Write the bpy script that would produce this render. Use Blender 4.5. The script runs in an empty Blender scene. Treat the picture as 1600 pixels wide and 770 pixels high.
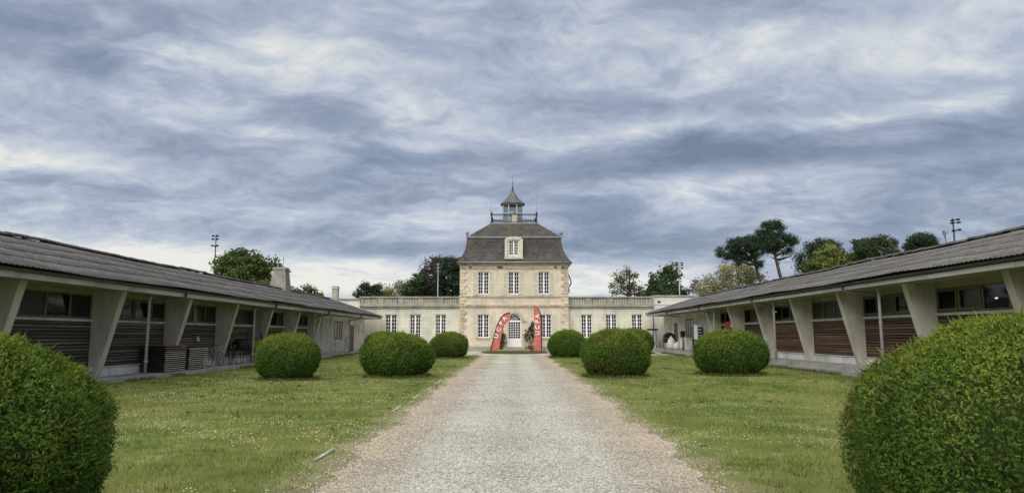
import bpy, math, random
import numpy as np
from mathutils import Vector, Matrix
random.seed(7)
R = math.radians
S = bpy.context.scene
COL = S.collection

# ------------------------------------------------------------------ camera
F, PITCH, YAW, EYE = 1100.0, math.atan(138/1100.0), math.atan(3/1100.0), 1.6
cam_data = bpy.data.cameras.new('camera')
cam_data.sensor_width = 36; cam_data.lens = 36*F/1600; cam_data.clip_start = .05; cam_data.clip_end = 6000
cam = bpy.data.objects.new('camera', cam_data); COL.objects.link(cam)
cam.location = (0, 0, EYE); cam.rotation_euler = (math.pi/2+PITCH, 0, YAW)
S.camera = cam

def at(px, py, Y):
    """world point at distance Y north of the viewpoint that shows at photo pixel px,py"""
    u, v = (px-800)/F, (385-py)/F
    cp, sp = math.cos(PITCH), math.sin(PITCH)
    x, y, z = u, cp-v*sp, sp+v*cp
    c, s = math.cos(YAW), math.sin(YAW)
    x, y = x*c-y*s, x*s+y*c
    t = Y/y
    return Vector((x*t, Y, EYE+z*t))

# ------------------------------------------------------------------ sky, sun, exposure
S.view_settings.view_transform = 'Standard'; S.view_settings.look = 'None'
S.view_settings.exposure = 0.0; S.view_settings.gamma = 1.0; S.view_settings.use_curve_mapping = False
SUN_EL, SUN_AZ = R(50), R(200)           # compass style: 0 = +Y, clockwise; behind the camera, a little left
W = bpy.data.worlds.new('World'); S.world = W; W.use_nodes = True
wt = W.node_tree; wt.nodes.clear()
def WN(t, **k):
    n = wt.nodes.new(t)
    for a, b in k.items(): setattr(n, a, b)
    return n
def wl(a, b): wt.links.new(a, b)
def wmath(op, a, b=None, c=None, clamp=False):
    n = WN('ShaderNodeMath', operation=op); n.use_clamp = clamp
    for i, v in enumerate((a, b, c)):
        if v is None: continue
        if isinstance(v, (int, float)): n.inputs[i].default_value = v
        else: wl(v, n.inputs[i])
    return n.outputs[0]
tc = WN('ShaderNodeTexCoord'); sep = WN('ShaderNodeSeparateXYZ'); wl(tc.outputs['Generated'], sep.inputs[0])
zc = wmath('ADD', wmath('MAXIMUM', sep.outputs[2], 0.0), 0.24)
com = WN('ShaderNodeCombineXYZ'); wl(wmath('DIVIDE', sep.outputs[0], zc), com.inputs[0]); wl(wmath('DIVIDE', sep.outputs[1], zc), com.inputs[1])
def wnoise(scale, detail, rough, dist, mscale, rot=0, loc=(0, 0, 0)):
    m = WN('ShaderNodeMapping'); wl(com.outputs[0], m.inputs[0])
    m.inputs['Scale'].default_value = mscale; m.inputs['Rotation'].default_value = (0, 0, rot); m.inputs['Location'].default_value = loc
    n = WN('ShaderNodeTexNoise'); n.inputs['Scale'].default_value = scale; n.inputs['Detail'].default_value = detail
    n.inputs['Roughness'].default_value = rough; n.inputs['Distortion'].default_value = dist
    wl(m.outputs[0], n.inputs['Vector']); return n.outputs['Fac']
wn_ = WN('ShaderNodeTexNoise'); wn_.inputs['Scale'].default_value = 2.1; wn_.inputs['Detail'].default_value = 4; wl(com.outputs[0], wn_.inputs['Vector'])
wv = WN('ShaderNodeVectorMath', operation='SUBTRACT'); wl(wn_.outputs['Color'], wv.inputs[0]); wv.inputs[1].default_value = (.5, .5, .5)
ws = WN('ShaderNodeVectorMath', operation='SCALE'); wl(wv.outputs[0], ws.inputs[0]); ws.inputs['Scale'].default_value = .36
wa = WN('ShaderNodeVectorMath', operation='ADD'); wl(com.outputs[0], wa.inputs[0]); wl(ws.outputs[0], wa.inputs[1])
com = wa
n1 = wnoise(1.6, 8, .55, .2, (.85, 1.1, 1), R(-14), (3.1, 1.7, 0))
n2 = wnoise(4.6, 8, .60, .3, (.80, 1.2, 1), R(-24), (9.2, 4.4, 0))
n3 = wnoise(15, 7, .66, .2, (.85, 1.1, 1), R(-28), (1.2, 8.4, 0))
bil = wmath('ABSOLUTE', wmath('SUBTRACT', wnoise(3.0, 7, .58, .2, (.8, 1.2, 1), R(-20), (5.5, 2.4, 0)), .5))     # billows: creases between cloud rolls
val = wmath('ADD', wmath('ADD', wmath('MULTIPLY', n1, .92), wmath('MULTIPLY', n2, .62)), wmath('MULTIPLY', n3, .27))
val = wmath('SUBTRACT', wmath('ADD', val, wmath('MULTIPLY', bil, .90)), .46)
# broad cloud banks and breaks of this sky: direction, spread, lighter (+) or darker (-)
az = wmath('ARCTAN2', sep.outputs[0], sep.outputs[1])
el = wmath('ARCSINE', sep.outputs[2])
azw = wmath('ADD', az, wmath('MULTIPLY', wmath('SUBTRACT', n2, .5), .30))
elw = wmath('ADD', el, wmath('MULTIPLY', wmath('SUBTRACT', n1, .5), .08))
BANKS = [(70, 250, 160, 22, .30), (560, 442, 260, 26, .36), (230, 398, 200, 30, .36), (540, 220, 160, 12, .20), (300, 325, 220, 22, .12),
         (610, 385, 240, 16, -.20), (480, 270, 150, 34, -.15), (140, 75, 150, 40, -.20), (830, 55, 90, 45, -.18), (560, 180, 120, 24, -.08),
         (1300, 235, 380, 26, -.16), (1300, 345, 380, 36, -.15), (960, 440, 150, 26, .32), (1170, 285, 210, 13, .24), (1420, 172, 220, 13, .18),
         (300, 60, 160, 30, .14), (500, 100, 120, 30, .14), (1180, 90, 190, 40, .16), (1480, 50, 180, 40, .14), (740, 185, 70, 30, .08), (1020, 210, 150, 13, .18), (1060, 250, 160, 14, -.15), (1000, 385, 160, 14, -.12)]
for px, py, sx, sy, amp in BANKS:
    d = (at(px, py, 100.0)-Vector((0, 0, EYE))).normalized()
    a0, e0 = math.atan2(d.x, d.y), math.asin(d.z)
    da = wmath('MULTIPLY', wmath('SUBTRACT', azw, a0), F/sx); de = wmath('MULTIPLY', wmath('SUBTRACT', elw, e0), F/sy)
    r2 = wmath('ADD', wmath('MULTIPLY', da, da), wmath('MULTIPLY', de, de))
    val = wmath('ADD', val, wmath('MULTIPLY', wmath('POWER', 2.718, wmath('MULTIPLY', r2, -.7)), amp))
ramp = WN('ShaderNodeValToRGB'); wl(val, ramp.inputs[0])
cr = ramp.color_ramp
cr.elements[0].position = .10; cr.elements[0].color = (.180, .230, .325, 1)
cr.elements[1].position = .86; cr.elements[1].color = (.90, .89, .84, 1)
for p, c in ((.27, (.240, .300, .410, 1)), (.42, (.330, .385, .505, 1)), (.56, (.470, .522, .640, 1)), (.70, (.645, .688, .750, 1))):
    e = cr.elements.new(p); e.color = c
sky = WN('ShaderNodeTexSky'); sky.sky_type = 'NISHITA'; sky.sun_disc = False
sky.sun_elevation = SUN_EL; sky.sun_rotation = SUN_AZ
sky_dim = WN('ShaderNodeMixRGB', blend_type='MULTIPLY'); sky_dim.inputs[0].default_value = 1
wl(sky.outputs[0], sky_dim.inputs[1]); sky_dim.inputs[2].default_value = (.08, .08, .08, 1)
mixw = WN('ShaderNodeMixRGB'); mixw.inputs[0].default_value = .88
wl(sky_dim.outputs[0], mixw.inputs[1]); wl(ramp.outputs[0], mixw.inputs[2])
bg = WN('ShaderNodeBackground'); bg.inputs[1].default_value = 1.0; wl(mixw.outputs[0], bg.inputs[0])
wo = WN('ShaderNodeOutputWorld'); wl(bg.outputs[0], wo.inputs[0])
W.cycles.sampling_method = 'MANUAL'; W.cycles.sample_map_resolution = 512

sun_d = bpy.data.lights.new('sun', 'SUN'); sun_d.energy = 4.2; sun_d.angle = R(80); sun_d.color = (1, .945, .85)
sun = bpy.data.objects.new('sun', sun_d); COL.objects.link(sun)
sd = Vector((math.sin(SUN_AZ)*math.cos(SUN_EL), math.cos(SUN_AZ)*math.cos(SUN_EL), math.sin(SUN_EL)))
sun.rotation_euler = sd.to_track_quat('Z', 'Y').to_euler(); sun.location = sd*60
S.cycles.use_denoising = True
S.cycles.max_bounces = 6; S.cycles.diffuse_bounces = 3; S.cycles.glossy_bounces = 3; S.cycles.transparent_max_bounces = 8

# ------------------------------------------------------------------ materials
M = {}
def nt(name):
    m = bpy.data.materials.new(name); m.use_nodes = True; M[name] = m
    t = m.node_tree; b = t.nodes['Principled BSDF']
    return m, t, b
def node(t, typ, **k):
    n = t.nodes.new(typ)
    for a, v in k.items(): setattr(n, a, v)
    return n
def noise(t, vec, scale, detail=5, rough=.6):
    n = node(t, 'ShaderNodeTexNoise'); n.inputs['Scale'].default_value = scale
    n.inputs['Detail'].default_value = detail; n.inputs['Roughness'].default_value = rough
    if vec is not None: t.links.new(vec, n.inputs['Vector'])
    return n.outputs['Fac']
def rampn(t, fac, stops):
    r = node(t, 'ShaderNodeValToRGB'); t.links.new(fac, r.inputs[0])
    e = r.color_ramp.elements
    e[0].position, e[0].color = stops[0][0], (*stops[0][1], 1)
    e[1].position, e[1].color = stops[-1][0], (*stops[-1][1], 1)
    for p, c in stops[1:-1]:
        q = e.new(p); q.color = (*c, 1)
    return r.outputs[0]
def mixc(t, fac, a, b, mode='MIX'):
    n = node(t, 'ShaderNodeMixRGB', blend_type=mode)
    for i, v in ((0, fac), (1, a), (2, b)):
        if isinstance(v, (int, float)): n.inputs[i].default_value = v
        elif isinstance(v, tuple): n.inputs[i].default_value = (*v, 1) if len(v) == 3 else v
        else: t.links.new(v, n.inputs[i])
    return n.outputs[0]
def mapping(t, vec, scale):
    m = node(t, 'ShaderNodeMapping'); t.links.new(vec, m.inputs[0]); m.inputs['Scale'].default_value = scale
    return m.outputs[0]
def bump(t, b, h, strength, dist):
    n = node(t, 'ShaderNodeBump'); n.inputs['Strength'].default_value = strength; n.inputs['Distance'].default_value = dist
    t.links.new(h, n.inputs['Height']); t.links.new(n.outputs[0], b.inputs['Normal'])
def coords(t, world=False):
    if world: return node(t, 'ShaderNodeNewGeometry').outputs['Position']
    return node(t, 'ShaderNodeTexCoord').outputs['Object']
def basic(name, col, rough=.7, var=.25, scale=3.0, bmp=.2, spec=.3, metal=0.0, dirt=None, stretch=(1, 1, 1), rnd=0.0):
    m, t, b = nt(name)
    p = mapping(t, coords(t, True), stretch)
    lo = tuple(c*(1-var) for c in col); hi = tuple(min(1, c*(1+var)) for c in col)
    c = rampn(t, noise(t, p, scale), [(.3, lo), (.7, hi)])
    if dirt:
        f = rampn(t, noise(t, p, scale*.37, 7, .7), [(.48, (0, 0, 0)), (.68, (1, 1, 1))])
        c = mixc(t, f, c, dirt)
    if rnd:
        oi = node(t, 'ShaderNodeObjectInfo')
        c = mixc(t, 1.0, c, rampn(t, oi.outputs['Random'], [(0, (1-rnd,)*3), (1, (1+rnd,)*3)]), 'MULTIPLY')
    t.links.new(c, b.inputs['Base Color'])
    b.inputs['Roughness'].default_value = rough; b.inputs['Specular IOR Level'].default_value = spec; b.inputs['Metallic'].default_value = metal
    if bmp: bump(t, b, noise(t, p, scale*9, 4), bmp, .01)
    return m

def ashlar(name, col, joint, var, stain, bw=.85, bh=.33, stain_amt=.6):
    m, t, b = nt(name)
    pos = coords(t, True)
    sx = node(t, 'ShaderNodeSeparateXYZ'); t.links.new(pos, sx.inputs[0])
    a = node(t, 'ShaderNodeMath', operation='ADD'); t.links.new(sx.outputs[0], a.inputs[0]); t.links.new(sx.outputs[1], a.inputs[1])
    cb = node(t, 'ShaderNodeCombineXYZ'); t.links.new(a.outputs[0], cb.inputs[0]); t.links.new(sx.outputs[2], cb.inputs[1])
    br = node(t, 'ShaderNodeTexBrick'); t.links.new(cb.outputs[0], br.inputs['Vector'])
    br.inputs['Scale'].default_value = 1; br.inputs['Brick Width'].default_value = bw; br.inputs['Row Height'].default_value = bh
    br.inputs['Mortar Size'].default_value = .008; br.inputs['Mortar Smooth'].default_value = .4
    br.inputs['Color1'].default_value = (*[c*(1-var) for c in col], 1); br.inputs['Color2'].default_value = (*[c*(1+var) for c in col], 1)
    br.inputs['Mortar'].default_value = (*joint, 1)
    big = rampn(t, noise(t, pos, .55, 6, .65), [(.35, (.80, .80, .80)), (.65, (1.12, 1.10, 1.06))])
    c = mixc(t, 1.0, br.outputs['Color'], big, 'MULTIPLY')
    st = rampn(t, noise(t, mapping(t, pos, (2.2, 2.2, .35)), 1.0, 7, .7), [(.50, (0, 0, 0)), (.74, (stain_amt,)*3)])
    c = mixc(t, st, c, stain)
    t.links.new(c, b.inputs['Base Color']); b.inputs['Roughness'].default_value = .9; b.inputs['Specular IOR Level'].default_value = .2
    h = mixc(t, .35, br.outputs['Fac'], noise(t, pos, 14, 5))
    bump(t, b, h, -.35, .012)
ashlar('limestone', (.64, .575, .465), (.46, .40, .31), .04, (.30, .27, .22), stain_amt=.7)
ashlar('wing_stone', (.60, .585, .49), (.43, .41, .35), .04, (.26, .26, .22), stain_amt=.55)
ashlar('grey_stone', (.34, .33, .28), (.22, .21, .18), .10, (.10, .10, .09), .5, .25, .75)
basic('trim_stone', (.50, .43, .32), .9, .2, 2.0, .3, dirt=(.22, .20, .16))
basic('quoin_stone', (.56, .47, .345), .9, .14, 1.5, .4, rnd=.12, dirt=(.32, .28, .22))
basic('render_white', (.62, .61, .55), .85, .10, 1.2, .2, dirt=(.40, .39, .34))
basic('paint_white', (.80, .80, .79), .5, .05, 4, 0)
basic('shutter_paint', (.60, .57, .44), .7, .08, 3, .1)
basic('concrete', (.36, .35, .32), .9, .18, 1.6, .4, dirt=(.20, .20, .17))
basic('concrete_fin', (.56, .53, .445), .9, .18, 2.2, .3, dirt=(.30, .28, .22), stretch=(1, 1, .35))
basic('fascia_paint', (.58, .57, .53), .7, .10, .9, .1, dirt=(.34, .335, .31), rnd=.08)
basic('sill_paint', (.55, .54, .48), .7, .1, 2, .1, dirt=(.34, .33, .28))
basic('plinth_paint', (.74, .735, .70), .8, .1, 2.6, .2, dirt=(.36, .35, .31), stretch=(1, 1, .6))
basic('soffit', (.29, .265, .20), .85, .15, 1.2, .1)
basic('frame_brown', (.14, .13, .088), .7, .2, 3, .1)
basic('slat_grey', (.125, .110, .085), .75, .4, 2.5, .25, stretch=(1, .25, 6), rnd=.45)
basic('slat_brown', (.155, .092, .064), .75, .4, 2.5, .25, stretch=(1, .25, 6), rnd=.45)
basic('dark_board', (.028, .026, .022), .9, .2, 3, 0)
basic('batten_white', (.70, .68, .60), .75, .10, 1.8, .1, dirt=(.36, .34, .28), rnd=.08)
basic('zinc', (.22, .24, .26), .55, .2, 2, .1, .5, .3)
basic('chimney_concrete', (.25, .235, .205), .9, .25, 2, .4, dirt=(.13, .125, .11))
basic('lead', (.105, .12, .115), .6, .3, 2.5, .2, dirt=(.09, .10, .09))
basic('gutter', (.085, .083, .08), .6, .25, 1.5, .1)
basic('pipe_grey', (.40, .395, .38), .6, .15, 3, .1)
basic('iron', (.025, .027, .03), .5, .2, 6, .1)
basic('steel', (.30, .32, .34), .45, .15, 6, 0, .5, .6)
basic('black_plastic', (.02, .02, .022), .5, .2, 5, .1)
basic('white_plastic', (.72, .73, .74), .45, .06, 4, .15)
basic('blue_plastic', (.035, .045, .085), .45, .15, 6, .1)
basic('red_cloth', (.50, .145, .12), .7, .08, 3, .1)
basic('dark_red', (.10, .02, .022), .7, .1, 3, 0)
basic('red_paint', (.40, .035, .03), .5, .1, 4, 0)
basic('rust', (.13, .055, .03), .85, .4, 7, .3)
basic('yellow_plastic', (.42, .36, .07), .5, .1, 4, 0)
basic('purple_plastic', (.09, .04, .18), .5, .1, 4, 0)
basic('board_dark', (.055, .05, .045), .6, .25, 4, .1)
basic('board_orange', (.30, .155, .08), .6, .2, 4, .1, stretch=(6, .6, 1))
basic('board_edge', (.46, .44, .36), .6, .15, 5, 0, rnd=.25)
basic('bark', (.075, .06, .047), .95, .4, 5, .6, stretch=(1, 1, .3))
basic('bark_pale', (.19, .165, .13), .95, .3, 5, .5, stretch=(1, 1, .3))
basic('stem_wood', (.07, .055, .04), .95, .3, 8, .4)
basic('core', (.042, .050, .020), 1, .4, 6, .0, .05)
basic('terracotta', (.26, .12, .07), .85, .2, 5, .2)
basic('ridge_cap', (.105, .098, .092), .9, .3, 3, .4, dirt=(.05, .05, .045), rnd=.2)
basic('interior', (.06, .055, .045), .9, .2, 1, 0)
basic('kerb_stone', (.44, .43, .35), .95, .25, 4, .5, dirt=(.13, .14, .07))

# corrugated fibre-cement with lichen and run-off streaks
m, t, b = nt('roof_sheet')
pos = coords(t, True); oi = node(t, 'ShaderNodeObjectInfo')
c = rampn(t, noise(t, mapping(t, pos, (1, .55, 1)), 5.5, 8, .75), [(.30, (.070, .067, .062)), (.5, (.145, .139, .131)), (.70, (.245, .236, .222))])
c = mixc(t, rampn(t, noise(t, pos, .45, 6, .7), [(.45, (0, 0, 0)), (.68, (.75, .75, .75))]), c, (.085, .082, .074))
c = mixc(t, rampn(t, noise(t, pos, 11, 4, .7), [(.62, (0, 0, 0)), (.76, (.7, .7, .7))]), c, (.30, .295, .27))
c = mixc(t, 1.0, c, rampn(t, oi.outputs['Random'], [(0, (.90, .90, .90)), (1, (1.1, 1.09, 1.08))]), 'MULTIPLY')
t.links.new(c, b.inputs['Base Color']); b.inputs['Roughness'].default_value = .95; b.inputs['Specular IOR Level'].default_value = .15
bump(t, b, noise(t, pos, 25, 5), .5, .01)
# slates
m, t, b = nt('slate')
pos = coords(t, True); sx = node(t, 'ShaderNodeSeparateXYZ'); t.links.new(pos, sx.inputs[0])
a = node(t, 'ShaderNodeMath', operation='ADD'); t.links.new(sx.outputs[0], a.inputs[0]); t.links.new(sx.outputs[1], a.inputs[1])
cb = node(t, 'ShaderNodeCombineXYZ'); t.links.new(a.outputs[0], cb.inputs[0]); t.links.new(sx.outputs[2], cb.inputs[1])
br = node(t, 'ShaderNodeTexBrick'); t.links.new(cb.outputs[0], br.inputs['Vector'])
br.inputs['Scale'].default_value = 1; br.inputs['Brick Width'].default_value = .24; br.inputs['Row Height'].default_value = .15; br.inputs['Mortar Size'].default_value = .008
br.inputs['Color1'].default_value = (.036, .036, .037, 1); br.inputs['Color2'].default_value = (.084, .078, .072, 1); br.inputs['Mortar'].default_value = (.03, .03, .03, 1)
c = mixc(t, rampn(t, noise(t, pos, .9, 7, .7), [(.42, (0, 0, 0)), (.66, (.8, .8, .8))]), br.outputs['Color'], (.105, .090, .066))
c = mixc(t, rampn(t, noise(t, mapping(t, pos, (1.8, 1.8, .3)), 1.2, 6, .7), [(.52, (0, 0, 0)), (.70, (.7, .7, .7))]), c, (.045, .042, .038))
t.links.new(c, b.inputs['Base Color']); b.inputs['Roughness'].default_value = .8; b.inputs['Specular IOR Level'].default_value = .25
bump(t, b, mixc(t, .5, br.outputs['Fac'], noise(t, pos, 9, 5)), -.5, .015)
# lawn soil
m, t, b = nt('lawn')
pos = coords(t, True)
c = rampn(t, noise(t, pos, 1.1, 8, .65), [(.30, (.075, .105, .024)), (.5, (.145, .180, .048)), (.68, (.260, .260, .105))])
c = mixc(t, rampn(t, noise(t, pos, .16, 5, .6), [(.42, (0, 0, 0)), (.66, (.65, .65, .65))]), c, (.195, .205, .072))
sx = node(t, 'ShaderNodeSeparateXYZ'); t.links.new(pos, sx.inputs[0])
ab = node(t, 'ShaderNodeMath', operation='ABSOLUTE'); t.links.new(sx.outputs[0], ab.inputs[0])
wob = node(t, 'ShaderNodeMath', operation='MULTIPLY_ADD'); t.links.new(noise(t, pos, 1.4, 6, .7), wob.inputs[0]); wob.inputs[1].default_value = -2.6; t.links.new(ab.outputs[0], wob.inputs[2])
mr = node(t, 'ShaderNodeMapRange'); t.links.new(wob.outputs[0], mr.inputs[0]); mr.inputs[1].default_value = .95; mr.inputs[2].default_value = 1.45; mr.inputs[3].default_value = .45; mr.inputs[4].default_value = 0
c = mixc(t, mr.outputs[0], c, (.34, .275, .185))      # worn sandy verge along the path
c = mixc(t, rampn(t, noise(t, pos, .55, 7, .7), [(.58, (0, 0, 0)), (.72, (.7, .7, .7))]), c, (.27, .235, .13))
t.links.new(c, b.inputs['Base Color']); b.inputs['Roughness'].default_value = 1; b.inputs['Specular IOR Level'].default_value = .05
bump(t, b, noise(t, pos, 40, 5), .8, .03)
# gravel
def gravel(name, tint_edge):
    m, t, b = nt(name)
    pos = coords(t, True)
    vo = node(t, 'ShaderNodeTexVoronoi'); vo.inputs['Scale'].default_value = 48; t.links.new(pos, vo.inputs['Vector'])
    sc = node(t, 'ShaderNodeSeparateColor'); t.links.new(vo.outputs['Color'], sc.inputs[0])
    c = rampn(t, sc.outputs[0], [(0, (.18, .172, .145)), (.35, (.37, .362, .31)), (.75, (.49, .48, .42)), (1, (.66, .645, .58))])
    sx = node(t, 'ShaderNodeSeparateXYZ'); t.links.new(pos, sx.inputs[0])
    ab = node(t, 'ShaderNodeMath', operation='ABSOLUTE'); t.links.new(sx.outputs[0], ab.inputs[0])
    wob = node(t, 'ShaderNodeMath', operation='MULTIPLY_ADD'); t.links.new(noise(t, pos, .8, 6, .7), wob.inputs[0]); wob.inputs[1].default_value = 1.5; t.links.new(ab.outputs[0], wob.inputs[2])
    if tint_edge:
        f = rampn(t, wob.outputs[0], [(.0, (0, 0, 0)), (1, (1, 1, 1))])
        mr = node(t, 'ShaderNodeMapRange'); t.links.new(wob.outputs[0], mr.inputs[0]); mr.inputs[1].default_value = 1.75; mr.inputs[2].default_value = 2.75
        c = mixc(t, mr.outputs[0], c, mixc(t, 1.0, c, (.94, .79, .68), 'MULTIPLY'))
    c = mixc(t, 1.0, c, rampn(t, noise(t, pos, .5, 6, .65), [(.35, (.80, .80, .78)), (.65, (1.10, 1.10, 1.07))]), 'MULTIPLY')
    tr_ = node(t, 'ShaderNodeMath', operation='PINGPONG'); t.links.new(wob.outputs[0], tr_.inputs[0]); tr_.inputs[1].default_value = .75
    c = mixc(t, 1.0, c, rampn(t, tr_.outputs[0], [(.25, (1.05, 1.05, 1.03)), (.72, (.86, .86, .83))]), 'MULTIPLY')      # trodden and driven lanes
    t.links.new(c, b.inputs['Base Color']); b.inputs['Roughness'].default_value = .95; b.inputs['Specular IOR Level'].default_value = .15
    bump(t, b, vo.outputs['Distance'], -.8, .02)
gravel('gravel', True); gravel('gravel_court', False)
# foliage / grass / stones coloured by point attribute
def attr_mat(name, rough=.7, trans=.25, spec=.15):
    m, t, b = nt(name)
    a = node(t, 'ShaderNodeAttribute', attribute_name='Col')
    t.links.new(a.outputs['Color'], b.inputs['Base Color']); b.inputs['Roughness'].default_value = rough; b.inputs['Specular IOR Level'].default_value = spec
    if trans:
        tr = node(t, 'ShaderNodeBsdfTranslucent'); t.links.new(a.outputs['Color'], tr.inputs[0])
        mx = node(t, 'ShaderNodeMixShader'); mx.inputs[0].default_value = trans
        t.links.new(b.outputs[0], mx.inputs[1]); t.links.new(tr.outputs[0], mx.inputs[2])
        t.links.new(mx.outputs[0], t.nodes['Material Output'].inputs[0])
attr_mat('leaf'); attr_mat('grass', .8, .3, .1); attr_mat('stones', .95, 0, .15)
# glass
m, t, b = nt('glass')
t.nodes.remove(b)
tr = node(t, 'ShaderNodeBsdfTransparent'); tr.inputs[0].default_value = (.55, .60, .62, 1)
gl = node(t, 'ShaderNodeBsdfGlossy'); gl.inputs['Roughness'].default_value = .04
mx = node(t, 'ShaderNodeMixShader'); mx.inputs[0].default_value = .05; t.links.new(tr.outputs[0], mx.inputs[1]); t.links.new(gl.outputs[0], mx.inputs[2])
t.links.new(mx.outputs[0], t.nodes['Material Output'].inputs[0])
m, t, b = nt('dark_glass'); b.inputs['Base Color'].default_value = (.020, .021, .022, 1); b.inputs['Roughness'].default_value = .15; b.inputs['Specular IOR Level'].default_value = .28
bump(t, b, noise(t, coords(t, True), 2.2, 2), .08, .02)
m, t, b = nt('dusty_glass'); b.inputs['Base Color'].default_value = (.042, .04, .03, 1); b.inputs['Roughness'].default_value = .5; b.inputs['Specular IOR Level'].default_value = .25
m, t, b = nt('lamp_lit'); b.inputs['Emission Color'].default_value = (1, .97, .9, 1); b.inputs['Emission Strength'].default_value = 4; b.inputs['Base Color'].default_value = (.8, .8, .8, 1)

# ------------------------------------------------------------------ mesh helpers
def link(o, parent=None):
    COL.objects.link(o)
    if parent is not None: o.parent = parent
    return o
def tag(o, label=None, cat=None, group=None, kind=None):
    if label: o['label'] = label
    if cat: o['category'] = cat
    if group: o['group'] = group
    if kind: o['kind'] = kind
    return o
def empty(name, loc=(0, 0, 0), rz=0, label=None, cat=None, group=None):
    o = bpy.data.objects.new(name, None); o.location = loc; o.rotation_euler.z = rz; o.empty_display_size = .3
    link(o); return tag(o, label, cat, group)
class MB:
    def __init__(s): s.v, s.f = [], []
    def add(s, vs, fs):
        n = len(s.v); s.v += [tuple(p) for p in vs]; s.f += [tuple(i+n for i in f) for f in fs]; return s
    def box(s, x0, x1, y0, y1, z0, z1):
        x0, x1 = min(x0, x1), max(x0, x1); y0, y1 = min(y0, y1), max(y0, y1)
        return s.add([(x0, y0, z0), (x1, y0, z0), (x1, y1, z0), (x0, y1, z0), (x0, y0, z1), (x1, y0, z1), (x1, y1, z1), (x0, y1, z1)],
                     [(3, 2, 1, 0), (4, 5, 6, 7), (0, 1, 5, 4), (1, 2, 6, 5), (2, 3, 7, 6), (3, 0, 4, 7)])
    def bevbox(s, x0, x1, y0, y1, z0, z1, b):
        """box with chamfered outline (prism of an octagon, chamfered top)"""
        x0, x1 = min(x0, x1), max(x0, x1); y0, y1 = min(y0, y1), max(y0, y1)
        def ring(i, z): return [(x0+b+i, y0+i, z), (x1-b-i, y0+i, z), (x1-i, y0+b+i, z), (x1-i, y1-b-i, z), (x1-b-i, y1-i, z), (x0+b+i, y1-i, z), (x0+i, y1-b-i, z), (x0+i, y0+b+i, z)]
        return s.loft([ring(0, z0), ring(0, z1-b), ring(b*.8, z1)])
    def loft(s, rings, cap=True, closed=True):
        n = len(rings[0]); vs = [p for r in rings for p in r]; fs = []
        for k in range(len(rings)-1):
            for i in range(n if closed else n-1):
                j = (i+1) % n; fs.append((k*n+i, k*n+j, (k+1)*n+j, (k+1)*n+i))
        if cap: fs.append(tuple(range(n-1, -1, -1))); fs.append(tuple((len(rings)-1)*n+i for i in range(n)))
        return s.add(vs, fs)
    def tube(s, pts, rad, n=8, cap=True):
        pts = [Vector(p) for p in pts]; rads = rad if isinstance(rad, (list, tuple)) else [rad]*len(pts)
        rings = []; prev = None
        for i, p in enumerate(pts):
            d = (pts[min(i+1, len(pts)-1)]-pts[max(i-1, 0)]).normalized()
            if prev is None: prev = d.orthogonal().normalized()
            a = (prev-d*prev.dot(d)); a = a.normalized() if a.length > 1e-5 else d.orthogonal().normalized(); prev = a; b2 = d.cross(a)
            rings.append([p+(a*math.cos(2*math.pi*k/n)+b2*math.sin(2*math.pi*k/n))*rads[i] for k in range(n)])
        return s.loft(rings, cap)
    def lathe(s, prof, c=(0, 0, 0), n=12, axis='Z'):
        rings = []
        for r, z in prof:
            r = max(r, .0005)
            if axis == 'Z': rings.append([(c[0]+r*math.cos(2*math.pi*k/n), c[1]+r*math.sin(2*math.pi*k/n), c[2]+z) for k in range(n)])
            else: rings.append([(c[0]+z, c[1]+r*math.cos(2*math.pi*k/n), c[2]+r*math.sin(2*math.pi*k/n)) for k in range(n)])
        return s.loft(rings)
    def torus(s, c, r, q, axis=(1, 0, 0), n=20, k=6):
        ax = Vector(axis).normalized(); a = ax.orthogonal().normalized(); b2 = ax.cross(a); rings = []
        for i in range(n):
            d = a*math.cos(2*math.pi*i/n)+b2*math.sin(2*math.pi*i/n)
            rings.append([Vector(c)+d*(r+q*math.cos(2*math.pi*j/k))+ax*q*math.sin(2*math.pi*j/k) for j in range(k)])
        rings.append(rings[0]); return s.loft(rings, False)
    def mesh(s, name, mat, smooth=False):
        me = bpy.data.meshes.new(name); me.from_pydata([tuple(v) for v in s.v], [], s.f); me.materials.append(M[mat])
        if smooth:
            for p in me.polygons: p.use_smooth = True
        me.update(); return me
    def build(s, name, mat, parent=None, smooth=False, fix=True):
        me = s.mesh(name, mat, smooth)
        if fix:
            import bmesh
            bm = bmesh.new(); bm.from_mesh(me); bmesh.ops.recalc_face_normals(bm, faces=bm.faces); bm.to_mesh(me); bm.free()
        return link(bpy.data.objects.new(name, me), parent)
def np_mesh(name, verts, faces, mat, cols=None, parent=None):
    verts = np.asarray(verts, np.float32); faces = np.asarray(faces, np.int32)
    me = bpy.data.meshes.new(name); k = faces.shape[1]
    me.vertices.add(len(verts)); me.vertices.foreach_set('co', verts.ravel())
    me.loops.add(faces.size); me.loops.foreach_set('vertex_index', faces.ravel())
    me.polygons.add(len(faces)); me.polygons.foreach_set('loop_start', np.arange(len(faces), dtype=np.int32)*k)
    me.polygons.foreach_set('loop_total', np.full(len(faces), k, np.int32))
    me.update(calc_edges=True)
    if cols is not None:
        a = me.color_attributes.new('Col', 'FLOAT_COLOR', 'POINT')
        a.data.foreach_set('color', np.concatenate([cols, np.ones((len(cols), 1))], 1).astype(np.float32).ravel())
    me.materials.append(M[mat])
    o = bpy.data.objects.new(name, me)
    return link(o, parent)

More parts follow.
